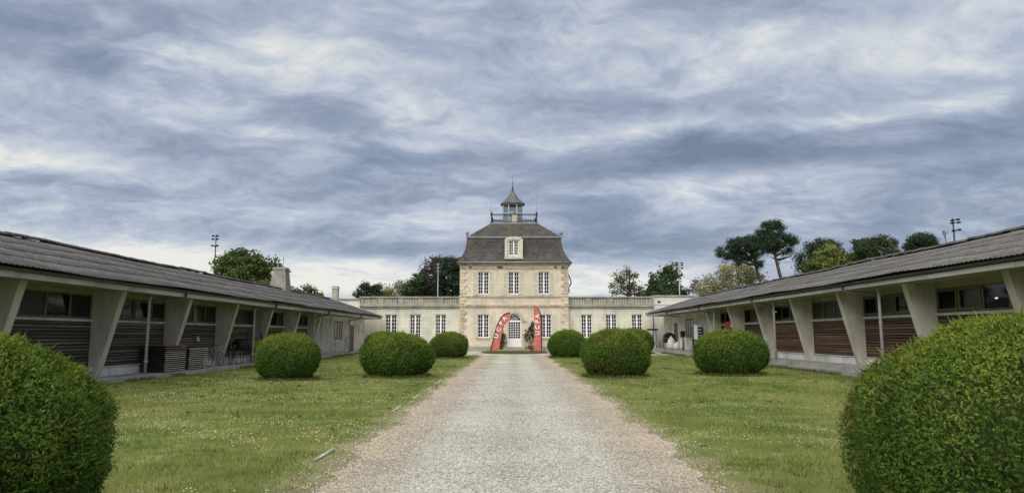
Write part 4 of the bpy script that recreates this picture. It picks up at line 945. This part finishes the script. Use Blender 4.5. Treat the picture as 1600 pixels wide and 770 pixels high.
tree('bare_sapling', 'leafless thin sapling tip next to the far right floodlight', 62, 1477, (1476, 360), [(1476, 366, 6, 5)], OLIVE, 5, 8, .2, .12, .08, .09, 'bark', 9, lvl=3, start=.55)

# ------------------------------------------------------------------ floodlight masts
def mast(px, pyt, Y, lamps, label, mat='steel', r=.13):
    b0 = at(px, 460, Y); zt_ = at(px, pyt, Y).z
    o = empty('floodlight_mast', (b0.x, Y, 0), 0, label, 'floodlight', 'sports floodlight masts')
    MB().tube([(0, 0, 0), (0, 0, zt_)], [r, r*.55], 8).build('mast', mat, o, True)
    sc = Y/F
    hs = 1.9*sc; zs_ = sorted({round(b_, 1) for _, b_ in lamps})
    for q in zs_:
        z = at(px, q, Y).z; xs_ = [a*sc for a, b_ in lamps if round(b_, 1) == q]
        MB().box(min(xs_+[0])-.05, max(xs_+[0])+.05, -.03, .03, z-.03, z+.03).build('crossarm', mat, o)
    for a, b_ in lamps:
        z = at(px, b_, Y).z; x = a*sc
        l = MB().loft([[(x-.09, -.06, z-.07), (x+.09, -.06, z-.07), (x+.09, -.08, z+.10), (x-.09, -.08, z+.10)], [(x-hs, -.25, z-hs*.7), (x+hs, -.25, z-hs*.7), (x+hs, -.32, z+hs*.6), (x-hs, -.32, z+hs*.6)]]).build('lamp_head', mat, o)
        MB().box(x-hs*.85, x+hs*.85, -.325, -.30, z-hs*.55, z+hs*.45).build('lamp_glass', 'dark_glass', l)
    return o
mast(333, 366, 88, [(-3.5, 369), (3.5, 369), (-3.5, 374), (3.5, 374), (-4, 384), (1, 385), (4.5, 384)], 'dark floodlight mast rising behind the left stable, left of the oak', 'iron', .11)
mast(684, 411, 84, [(-5, 413), (5, 413), (-5, 418), (5, 418), (-4, 424), (4, 424)], 'grey floodlight mast in front of the dark conifers', 'steel', .09)
mast(1062, 409, 86, [(-4, 411), (4, 411), (-4, 414.5), (4, 414.5), (-4, 419), (4, 419), (-3, 430), (0, 431), (3, 430)], 'floodlight mast beside the dark green round tree', 'steel', .12)
mast(1498, 341, 58, [(-3, 345), (6, 343.5), (-3.5, 349), (7, 348), (-2, 361), (7, 359.5)], 'floodlight mast above the right stable ridge', 'iron', .10)

# ------------------------------------------------------------------ feather flags with their lettering
def text_mesh(ch, size):
    cu = bpy.data.curves.new('letter', 'FONT'); cu.body = ch; cu.size = size; cu.align_x = 'CENTER'; cu.align_y = 'CENTER'; cu.extrude = .004; cu.offset = .012
    o = bpy.data.objects.new('letter', cu); COL.objects.link(o)
    dg = bpy.context.evaluated_depsgraph_get(); me = bpy.data.meshes.new_from_object(o.evaluated_get(dg))
    bpy.data.objects.remove(o); return me
def flag(Y, outer, inner, letters, label, base_px):
    g0 = at(*base_px, Y); o = empty('feather_flag', (g0.x, Y, 0), 0, label, 'flag', 'red feather flags by the manor door')
    org = Vector((g0.x, Y, 0))
    W_ = [at(a, b_, Y)-org for a, b_ in outer]; I_ = [at(a, b_, Y)-org for a, b_ in inner]
    def resample(P_, n):
        L_ = [0]
        for i in range(1, len(P_)): L_.append(L_[-1]+(P_[i]-P_[i-1]).length)
        res = []
        for k in range(n):
            s_ = L_[-1]*k/(n-1); i = max(j for j in range(len(L_)) if L_[j] <= s_+1e-9); i = min(i, len(P_)-2)
            res.append(P_[i].lerp(P_[i+1], (s_-L_[i])/max(1e-6, L_[i+1]-L_[i])))
        return res
    n = 26; A, B_ = resample(W_, n), resample(I_, n); nx = 6
    m_ = MB(); grid = []
    for k in range(n):
        for j in range(nx+1):
            p = A[k].lerp(B_[k], j/nx); p.y += (.035*math.sin(k*.55+j*.7)+.02*math.sin(k*1.3-j*1.1))*j/nx; grid.append(p)
    fs = [(k*(nx+1)+j, k*(nx+1)+j+1, (k+1)*(nx+1)+j+1, (k+1)*(nx+1)+j) for k in range(n-1) for j in range(nx)]
    bk = [p+Vector((0, .006, 0)) for p in grid]; N_ = len(grid)
    cl = m_.add(grid+bk, fs+[tuple(reversed([i+N_ for i in q])) for q in fs]).build('cloth', 'red_cloth', o, True, False)
    hem = MB()
    for k in range(n-1): 
        a, b_ = A[k], A[k+1]; a2, b2_ = A[k].lerp(B_[k], .13), A[k+1].lerp(B_[k+1], .13)
        hem.add([a+Vector((0, -.012, 0)), a2+Vector((0, -.012, 0)), b2_+Vector((0, -.012, 0)), b_+Vector((0, -.012, 0))], [(0, 1, 2, 3)])
    hem.build('pole_sleeve', 'dark_red', cl)
    pl = [Vector((W_[0].x, 0, .02))]+[p+Vector((0, .01, 0)) for p in A]
    MB().tube(pl, [.022]*8+[.014]*(len(pl)-8), 6).build('pole', 'black_plastic', o, True)
    ft = MB(); x = W_[0].x
    ft.tube([(x-.4, -.3, .035), (x+.4, .3, .035)], .02, 6); ft.tube([(x-.4, .3, .035), (x+.4, -.3, .035)], .02, 6); ft.torus((x, 0, .06), .28, .055, (0, 0, 1), 18, 6); ft.build('cross_base', 'dark_red', o, True)
    vs, fs = [], []
    for ch_, a, b_, ang, size in letters:
        p = at(a, b_, Y-.1)-org; me = text_mesh(ch_, size)
        ca, sa = math.cos(ang), math.sin(ang); n0 = len(vs)
        for v_ in me.vertices:
            x_, z_ = v_.co.x*1.05, v_.co.y; vs.append((p.x+x_*ca-z_*sa, -.085-v_.co.z, p.z+x_*sa+z_*ca))
        fs += [tuple(i+n0 for i in q.vertices) for q in me.polygons]
    MB().add(vs, fs).build('lettering', 'paint_white', cl, False, False)
    return o
flag(66.6, [(766, 548), (771, 527), (776, 508), (781.5, 496.5), (788, 490), (797, 487.3)], [(779, 548), (782, 530), (786, 515), (789, 507), (792, 503), (797, 501.5)],
     [('U', 775.8, 525, R(72), .54), ('C', 779.5, 514.3, R(70), .54), ('P', 783.3, 504.8, R(64), .54), ('A', 788.3, 497.5, R(48), .54)], 'red feather flag bending over towards the door, left of the manor door', (770, 549))
flag(66.6, [(846.5, 548), (846.8, 520), (846.3, 500), (844.8, 490), (841.5, 482), (834, 476.3)], [(834.5, 548), (834.8, 520), (834.8, 505), (834.5, 495), (834, 486), (833.2, 477)],
     [('U', 839.8, 520.0, R(90), .54), ('C', 839.9, 511.0, R(90), .54), ('P', 840, 502.3, R(90), .54), ('A', 839.8, 493.8, R(92), .54)], 'upright red feather flag right of the manor door', (841, 549))

# potted shrubs beside the door
def potted(px, Y, h, w, seed, label):
    b0 = at(px, 540, Y); o = empty('potted_shrub', (b0.x, Y, .2 if Y > 68.6 else .008), 0, label, 'plant', 'potted shrubs beside the door')
    MB().lathe([(.17, 0), (.24, .34), (.27, .36), (.27, .42), (.22, .42), (.21, .36)], (0, 0, 0), 14).build('pot', 'terracotta', o, True)
    rnd = random.Random(seed); wood('stems', skeleton((0, 0, .3), (.05, 0, h*.8), rnd, .03, 7, w*.8, 1, .8, .1), 'bark', o)
    crown('leaves', [(0, 0, h*.6, w, w, h*.38), (.1, 0, h*.85, w*.5, w*.5, h*.2)], 50, 26, .2, .13, .07, DARK+[(.09, .10, .03)], o)
potted(781, 69.3, 1.75, .55, 3, 'dark leafy potted shrub behind the left red flag')
potted(829, 69.3, 2.2, .6, 4, 'tall dark leafy potted shrub between the door and right flag')

# ------------------------------------------------------------------ things under the left eaves
zl = .15
ORD = ['lowest, first', 'second', 'third', 'fourth', 'fifth', 'sixth', 'seventh', 'eighth', 'ninth', 'tenth', 'eleventh', 'twelfth', 'thirteenth', 'fourteenth']
def board_stack(ya, yb_, a0, a1, n, pitch, where, orange_from):
    L = yb_-ya
    for k in range(n):
        jx, jy = random.uniform(-.02, .02), random.uniform(-.03, .03)
        top = k == n-1
        lab = '%s trestle table top, %s of the %s stack' % ('orange-brown' if k >= orange_from else 'dark pale-edged', 'topmost' if top else ORD[k]+' from the bottom', where)
        o = empty('table_top', (-(a0+a1)/2+jx, (ya+yb_)/2+jy, zl+pitch*k+.004), random.uniform(-.012, .012), lab, 'table top', 'table tops stacked under the left eaves')
        w_ = (a1-a0)/2
        boxpiece('board', 'board_orange' if k >= orange_from else 'board_dark', o, (w_*2-.04, L-.04, .028), (0, 0, pitch-.02))
        e = boxpiece('edge_band', 'board_orange' if (k >= orange_from and where == 'near') else 'board_edge', o, (.018, L-.04, .03), (w_-.009, 0, pitch-.02))
        boxpiece('edge_band', 'board_dark', o, (w_*2-.04, .018, .03), (0, -L/2+.009, pitch-.02))
        for yy in (-L*.35, L*.35): boxpiece('folded_leg', 'iron', o, (w_*1.7, .035, pitch-.036), (0, yy, (pitch-.036)/2))
board_stack(27.6, 29.35, 13.52, 14.5, 13, .080, 'near', 10)
board_stack(29.55, 31.4, 13.50, 14.45, 11, .080, 'far', 14)
def bicycle(loc, rz, lean, mat, label):
    o = empty('bicycle', loc, rz, label, 'bicycle', 'bicycles leaning under the left eaves'); o.rotation_euler = (lean, 0, rz)
    R_ = .335
    for x in (-.52, .52):
        tq = MB().torus((x, 0, R_), R_-.02, .02, (0, 1, 0), 24, 6).build('tyre', 'black_plastic', o, True)
        MB().torus((x, 0, R_), R_-.05, .012, (0, 1, 0), 24, 5).build('rim', 'steel', tq, True)
        sp_ = MB(); sp_.tube([(x, -.04, R_), (x, .04, R_)], .025, 6)
        for k in range(10):
            a = math.pi*2*k/10; sp_.tube([(x, 0, R_), (x+(R_-.06)*math.cos(a), 0, R_+(R_-.06)*math.sin(a))], .004, 3)
        sp_.build('spokes', 'steel', tq)
    bb, st, hd, hb_ = (-.08, 0, .29), (-.23, 0, .80), (.36, 0, .84), (.39, 0, .70)
    fm = MB()
    for a, b_ in ((bb, st), (bb, hb_), (st, hd), (hd, hb_)): fm.tube([a, b_], .018, 6)
    for y in (-.05, .05): fm.tube([(-.52, y, R_), (bb[0], y*.5, bb[2])], .011, 5); fm.tube([(-.52, y, R_), (st[0], y*.3, st[2]-.04)], .010, 5); fm.tube([(.52, y, R_), (.405, y*.6, .66)], .013, 5)
    fm.build('frame', mat, o, True)
    MB().tube([st, (-.26, 0, .92)], .013, 6).build('seat_post', 'steel', o)
    MB().loft([[(-.40, -.08, .93), (-.40, .08, .93), (-.38, .07, .97), (-.38, -.07, .97)], [(-.26, -.06, .93), (-.26, .06, .93), (-.26, .05, .965), (-.26, -.05, .965)], [(-.12, -.015, .93), (-.12, .015, .93), (-.13, .012, .955), (-.13, -.012, .955)]]).build('saddle', 'black_plastic', o)
    MB().tube([(hd[0]-.01, 0, hd[2]), (.34, 0, .98)], .014, 6).build('stem', 'steel', o)
    MB().tube([(.26, -.29, 1.0), (.33, -.15, 1.0), (.35, 0, .98), (.33, .15, 1.0), (.26, .29, 1.0)], .013, 6).build('handlebar', 'iron', o, True)
    cr_ = MB(); cr_.torus((bb[0], .06, bb[2]), .085, .008, (0, 1, 0), 16, 4); cr_.tube([(bb[0], .08, bb[2]), (bb[0]+.12, .08, bb[2]-.11)], .01, 5); cr_.tube([(bb[0], -.08, bb[2]), (bb[0]-.12, -.08, bb[2]+.11)], .01, 5); cr_.box(bb[0]+.08, bb[0]+.16, .08, .17, bb[2]-.125, bb[2]-.105); cr_.box(bb[0]-.16, bb[0]-.08, -.17, -.08, bb[2]+.10, bb[2]+.12)
    cr_.build('crankset', 'steel', o)
bicycle((-13.85, 33.0, zl), R(84), R(-6), 'steel', 'grey bicycle leaning next to the far table stack')
bicycle((-13.75, 35.0, zl), R(96), R(-6), 'iron', 'dark bicycle leaning between grey bicycle and drum barbecue')
# drum barbecue on legs
def drum(loc, rz, label, mat, endmat):
    o = empty('drum_barbecue', loc, rz, label, 'barbecue')
    MB().lathe([(.0, -.46), (.27, -.46), (.285, -.44), (.285, -.15), (.295, -.14), (.295, -.12), (.285, -.11), (.285, .12), (.295, .13), (.295, .15), (.285, .16), (.285, .44), (.27, .46), (0, .46)], (0, 0, .95), 18, 'X').build('drum', mat, o, True)
    MB().lathe([(.0, -.475), (.24, -.475), (.25, -.462)], (0, 0, .95), 18, 'X').build('drum_end', endmat, o)
    for x in (-.35, .35):
        for y in (-1, 1): MB().tube([(x, y*.15, .75), (x*1.1, y*.30, 0)], .02, 6).build('leg', 'iron', o)
    MB().tube([(-.3, -.27, 1.08), (-.3, -.34, 1.10), (.3, -.34, 1.10), (.3, -.27, 1.08)], .015, 6).build('handle', 'iron', o)
    MB().box(-.38, .38, -.30, .30, .30, .325).build('shelf', 'rust', o)
    MB().tube([(.3, 0, 1.2), (.3, 0, 1.55)], .04, 8).build('flue', 'iron', o)
drum((-13.95, 36.5, zl), R(70), 'black drum barbecue on splayed legs under the left eaves', 'black_plastic', 'black_plastic')
drum((-14.0, 39.0, zl), R(90), 'rust-brown drum barbecue farther along the left wall', 'rust', 'yellow_plastic')
p = at(312, 529, 32.4); lo = MB(); lo.lathe([(.03, -.12), (.08, -.10), (.07, -.03), (.03, .06), (.02, .14)], (-14.44, 32.4, p.z), 10)
tag(lo.build('wall_lamp', 'white_plastic', None, True), 'small white bell-shaped lamp fixed to the grey slats', 'lamp')

# ------------------------------------------------------------------ things under the right eaves
zr_ = .35
def sack(loc, r, h, seed, label):
    rnd = random.Random(seed); m_ = MB(); prof = [(.55, 0), (1.0, .12), (1.05, .4), (.85, .7), (.45, .86), (.20, .92), (.32, 1.0)]; n = 12; rings = []
    for q, z in prof: rings.append([(r*q*math.cos(2*math.pi*k/n)*(1+rnd.uniform(-.13, .13)), r*q*math.sin(2*math.pi*k/n)*(1+rnd.uniform(-.13, .13)), z*h) for k in range(n)])
    o = m_.loft(rings).build('sack', 'white_plastic', None, True); o.location = loc
    tag(o, label, 'sack', 'white sacks by the right wall')
sack((13.85, 62.6, zr_), .33, 1.15, 1, 'tall white sack in front of the black hooded trolley')
sack((14.15, 61.9, zr_), .28, .65, 2, 'short white sack slumped between tall sack and post')
sack((14.2, 60.6, zr_), .30, 1.0, 3, 'white sack leaning by the white-wrapped far right post')
o = empty('hooded_trolley', (14.0, 64.2, zr_), 0, 'black hooded trolley behind the white sacks under right eaves', 'trolley')
arc = [(.5*math.cos(math.pi*k/10), .62+.5*math.sin(math.pi*k/10)) for k in range(11)]
MB().loft([[(x, -.35, z+.35) for x, z in arc], [(x, .35, z+.35) for x, z in arc]]).build('hood', 'black_plastic', o)
MB().box(-.5, .5, -.36, .36, .55, .96).build('body', 'black_plastic', o)
for x in (-.4, .4):
    for y in (-.28, .28): MB().tube([(x, y, .56), (x, y, .0)], .03, 6).build('leg', 'iron', o)
o = empty('tall_cabinet', (13.55, 69.2, .008), 0, 'tall narrow white cabinet with overhanging black top beside the annex', 'cabinet')
MB().box(-.40, .36, -.25, .25, .03, 2.05).build('body', 'white_plastic', o)
MB().bevbox(-.55, .5, -.33, .33, 2.051, 2.19, .04).build('top', 'black_plastic', o)
for x in (-.02, .24): MB().box(x-.05, x+.05, -.275, -.251, .1, 2.0).build('door_stripe', 'dark_board', o)
# grey crate trolley with stacked dark blue crates
o = empty('crate_trolley', (14.0, 54.6, zr_), 0, 'grey board trolley carrying the dark blue crates', 'trolley')
MB().box(-.42, .42, -.5, .5, .16, .95).build('box_body', 'dark_board', o); MB().box(-.46, .46, -.54, .54, .952, 1.02).build('deck', 'board_edge', o); MB().box(-.46, -.425, -.52, .52, .14, .90).build('side_panel', 'pipe_grey', o)
for x in (-.33, .33):
    for y in (-.4, .4): MB().lathe([(.07, -.025), (.08, 0), (.07, .025)], (x, y, .08), 10, 'X').build('wheel', 'black_plastic', o)
for k in range(4):
    c_ = MB(); z0 = 0; c_.box(-.36, .36, -.42, .42, 0, .03)
    for a in ((-.36, -.33, -.42, .42), (.33, .36, -.42, .42), (-.33, .33, -.42, -.39), (-.33, .33, .39, .42)): c_.box(*a, .03, .21)
    q = c_.build('crate', 'blue_plastic'); q.location = (14.0, 54.6, zr_+1.024+k*.225)
    tag(q, ['lowest dark blue crate resting on the grey trolley', 'second dark blue crate up on the grey trolley', 'third dark blue crate up on the grey trolley', 'topmost dark blue crate on the grey trolley'][k], 'crate', 'stacked blue crates')
    MB().box(-.34, .34, -.43, -.421, .155, .205).build('rim', 'white_plastic', q)
p = MB().box(13.55, 13.62, 52.6, 53.4, zr_+.95, zr_+2.0).build('white_board', 'white_plastic'); tag(p, 'white rectangular board standing behind the blue crates', 'board')
MB().tube([(13.585, 52.7, zr_), (13.585, 52.7, zr_+1.0)], .03, 6).build('leg', 'steel', p); MB().tube([(13.585, 53.3, zr_), (13.585, 53.3, zr_+1.0)], .03, 6).build('leg', 'steel', p)
o = empty('waste_bin', (13.9, 58.4, zr_), 0, 'dark slim waste bin stand left of the grey trolley', 'bin')
MB().tube([(0, 0, 0), (0, 0, 1.2)], .035, 8).build('post', 'iron', o); MB().lathe([(.16, 0), (.2, .04), (.22, .5), (.24, .52)], (0, 0, 1.05), 12).build('bucket', 'black_plastic', o, True); MB().lathe([(.25, 0), (.25, .03), (.2, .05)], (0, 0, 0), 12).build('base', 'steel', o)
p = MB().box(14.44, 14.53, 46.2, 48.4, 2.0, 2.5); p = p.build('notice_board', 'red_paint'); tag(p, 'red notice board in the last bay of the right stable', 'board')
MB().box(14.415, 14.438, 46.5, 47.2, 2.12, 2.30).build('label_strip', 'white_plastic', p)

# ------------------------------------------------------------------ kerb strip half sunk in the left lawn
kb = empty('edging_kerb', (0, 0, 0)); kb['kind'] = 'structure'
rk = random.Random(4); y = 6.2
while y < 26:
    L = .98
    if rk.random() < .62 and y > 7: y += 1.0; continue
    o = boxpiece('kerb_stone', 'kerb_stone', kb, (.05, L-.02, .10), (-2.55+rk.uniform(-.012, .012), y+L/2, -.030+rk.uniform(-.008, .004))); o.rotation_euler.z = rk.uniform(-.01, .01); y += 1.0

# ------------------------------------------------------------------ grass, daisies, gravel stones
n = 420000
yy = 4.3*np.exp(rng.uniform(0, 1, n)*math.log(57/4.3)); xx = rng.uniform(-13.2, 13.2, n)
lim = yy*.80+1.0
m_ = (np.abs(xx) < lim) & ((xx < edge_l(yy)+rng.normal(0, .10, n)) | (xx > edge_r(yy)+rng.normal(0, .10, n)))
xx, yy = xx[m_], yy[m_]; p2 = np.stack([xx, yy, np.zeros_like(xx)], 1)
dens = vnoise(p2, .9, 3)*.5+vnoise(p2, 2.6, 4)*.5
edge_d = np.minimum(np.abs(xx-edge_l(yy)), np.abs(xx-edge_r(yy)))
k_ = rng.uniform(0, 1, len(xx)) < np.clip(.25+.9*dens, 0, 1)*np.clip(.12+edge_d*.9, 0, 1)
xx, yy, dens = xx[k_], yy[k_], dens[k_]; n = len(xx)
h = (.018+.024*dens+rng.uniform(0, .024, n))*np.clip(1+rng.normal(0, .3, n), .4, 2.2); wd = .0035+.00075*yy
a = rng.uniform(0, 2*math.pi, n); la = rng.uniform(0, 2*math.pi, n); ln = h*rng.uniform(.1, .8, n)
bx, by = np.cos(a)*wd/2, np.sin(a)*wd/2
v = np.stack([np.stack([xx-bx, yy-by, np.zeros(n)], 1), np.stack([xx+bx, yy+by, np.zeros(n)], 1), np.stack([xx+np.cos(la)*ln, yy+np.sin(la)*ln, h], 1)], 1).reshape(-1, 3)
p2 = np.stack([xx, yy, np.zeros(n)], 1); q = (vnoise(p2, .45, 8)*.6+vnoise(p2, 1.7, 9)*.4)[:, None]; r_ = rng.uniform(0, 1, n)[:, None]; q = np.clip((q-.5)*1.7+.5, 0, 1)
c = np.array([.088, .160, .026])*(1-q)+np.array([.290, .300, .090])*q
c = c*(.7+.6*r_); dry = (rng.uniform(0, 1, n) < .10)[:, None]; c = np.where(dry, np.array([.22, .19, .10])*(.7+.5*r_), c)
tag(np_mesh('lawn_grass', v, np.arange(n*3).reshape(n, 3), 'grass', np.repeat(c, 3, 0)), 'short mown grass covering both lawns', 'grass', kind='stuff')
# rank grass and weeds along the slabs and at the feet of the bushes
n = 16000; yy = 9*np.exp(rng.uniform(0, 1, n)*math.log(62/9)); sg = rng.choice([-1, 1], n); xx = sg*(13.28-np.abs(rng.normal(0, .16, n))-(sg > 0)*.16)
keep = vnoise(np.stack([xx, yy, 0*xx], 1), 1.1, 31) > .42; xx, yy = xx[keep], yy[keep]
rings_ = [(o_.location.x, o_.location.y, o_.children[0].scale.x if o_.children[0].scale.x != 1 else 1.36) for o_ in COL.objects if o_.name.startswith('clipped_bush')]
for bx_, by_, br_ in rings_:
    th = rng.uniform(0, 6.3, 1500); rr_ = br_*rng.uniform(.72, 1.0, 1500); xx = np.append(xx, bx_+rr_*np.cos(th)); yy = np.append(yy, by_+rr_*np.sin(th))
th = rng.uniform(0, 6.3, 9000); rr_ = np.sqrt(rng.uniform(0, 1.04, 9000)); xx = np.append(xx, .1+2.9*rr_*np.cos(th)); yy = np.append(yy, 63.8+4.1*rr_*np.sin(th))
n = len(xx); h = rng.uniform(.05, .17, n); wd = .006+.0008*yy; a = rng.uniform(0, 6.3, n); la = rng.uniform(0, 6.3, n); ln = h*rng.uniform(.1, .8, n); bx, by = np.cos(a)*wd/2, np.sin(a)*wd/2
v = np.stack([np.stack([xx-bx, yy-by, np.zeros(n)], 1), np.stack([xx+bx, yy+by, np.zeros(n)], 1), np.stack([xx+np.cos(la)*ln, yy+np.sin(la)*ln, h], 1)], 1).reshape(-1, 3)
r_ = rng.uniform(0, 1, n)[:, None]; c = np.array([.070, .105, .024])*(1-r_)+np.array([.20, .19, .075])*r_
tag(np_mesh('rank_grass', v, np.arange(n*3).reshape(n, 3), 'grass', np.repeat(c, 3, 0)), 'taller rank grass along the slabs and bush feet', 'grass', kind='stuff')
# tussocks of longer grass
nt_ = 1300; ty = 4.6*np.exp(rng.uniform(0, 1, nt_)*math.log(50/4.6)); tx = rng.uniform(-13, 13, nt_)
m_ = ((tx < edge_l(ty)-.35) | (tx > edge_r(ty)+.35)) & (np.abs(tx) < ty*.8+1) & (vnoise(np.stack([tx, ty, 0*tx], 1), .7, 51) > .35); tx, ty = tx[m_], ty[m_]; nt_ = len(tx)
per = 22; id_ = np.repeat(np.arange(nt_), per); n = len(id_); rad = rng.uniform(.03, .16, nt_)[id_]; th = rng.uniform(0, 6.3, n); q_ = np.sqrt(rng.uniform(0, 1, n))
xx, yy = tx[id_]+np.cos(th)*rad*q_, ty[id_]+np.sin(th)*rad*q_; h = rng.uniform(.04, .09, nt_)[id_]*rng.uniform(.6, 1.2, n); wd = .0045+.0008*yy; a = rng.uniform(0, 6.3, n); ln = h*rng.uniform(.2, .9, n); bx, by = np.cos(a)*wd/2, np.sin(a)*wd/2
v = np.stack([np.stack([xx-bx, yy-by, np.zeros(n)], 1), np.stack([xx+bx, yy+by, np.zeros(n)], 1), np.stack([xx+np.cos(th)*ln, yy+np.sin(th)*ln, h], 1)], 1).reshape(-1, 3)
r_ = np.clip(rng.uniform(0, 1, nt_)[id_]*.8+rng.uniform(0, .3, n), 0, 1)[:, None]; c = np.array([.055, .105, .020])*(1-r_)+np.array([.27, .26, .10])*r_
tag(np_mesh('grass_tussocks', v, np.arange(n*3).reshape(n, 3), 'grass', np.repeat(c, 3, 0)), 'tussocks of longer grass dotted over the lawns', 'grass', kind='stuff')
n = 30000
yy = 4.5*np.exp(rng.uniform(0, 1, n)*math.log(45/4.5)); xx = rng.uniform(-13.2, 13.2, n); p2 = np.stack([xx, yy, np.zeros(n)], 1)
m_ = ((xx < edge_l(yy)-.3) | (xx > edge_r(yy)+.3)) & (np.abs(xx) < yy*.8+1) & (vnoise(p2, .8, 21)*.6+vnoise(p2, 2.2, 22)*.4 > .60)
xx, yy = xx[m_], yy[m_]; n = len(xx); z = rng.uniform(.045, .085, n); r_ = rng.uniform(.005, .010, n)*(1+.012*yy)
hexv = []
for k in range(6): hexv.append(np.stack([xx+r_*math.cos(k*math.pi/3), yy+r_*math.sin(k*math.pi/3), z+.006*math.sin(k*2.1)], 1))
v = np.stack(hexv, 1).reshape(-1, 3)
tag(np_mesh('daisies', v, np.arange(n*6).reshape(n, 6), 'stones', np.tile(np.array([[.66, .66, .56]]), (n*6, 1))), 'tiny white daisies scattered through the grass', 'flowers', kind='stuff')
# loose stones
n = 64000
yy = 5.2*np.exp(rng.uniform(0, 1, n)*math.log(34/5.2)); xx = rng.uniform(-2.9, 2.9, n)
m_ = (xx > edge_l(yy)-np.abs(rng.normal(0, .28, n))) & (xx < edge_r(yy)+np.abs(rng.normal(0, .28, n))); xx, yy = xx[m_], yy[m_]; n = len(xx)
rs_ = rng.uniform(.006, .013, n)*(1+.02*yy)
base6 = np.array([[1, 0, 0], [0, 1, 0], [-1, 0, 0], [0, -1, 0], [0, 0, .75], [0, 0, -.4]], float)
v = base6[None]*rs_[:, None, None]*rng.uniform(.6, 1.3, (n, 6, 1)); th = rng.uniform(0, 6.3, n); ca, sa = np.cos(th)[:, None], np.sin(th)[:, None]
v = np.stack([v[:, :, 0]*ca-v[:, :, 1]*sa+xx[:, None], v[:, :, 0]*sa+v[:, :, 1]*ca+yy[:, None], v[:, :, 2]+.006], 2).reshape(-1, 3)
t8 = np.array([[0, 1, 4], [1, 2, 4], [2, 3, 4], [3, 0, 4]]); f = (t8[None]+(np.arange(n)*6)[:, None, None]).reshape(-1, 3)
g = rng.uniform(.18, .60, n)[:, None]*np.array([[1, .97, .88]])
warm = (np.clip((np.abs(xx)-.9)/1.0, 0, 1)*rng.uniform(.2, 1, n))[:, None]; g = g*(1-warm)+g*np.array([.98, .82, .70])*warm
tag(np_mesh('gravel_stones', v, f, 'stones', np.repeat(g, 6, 0)), 'loose pale gravel stones on the path', 'gravel', kind='stuff')
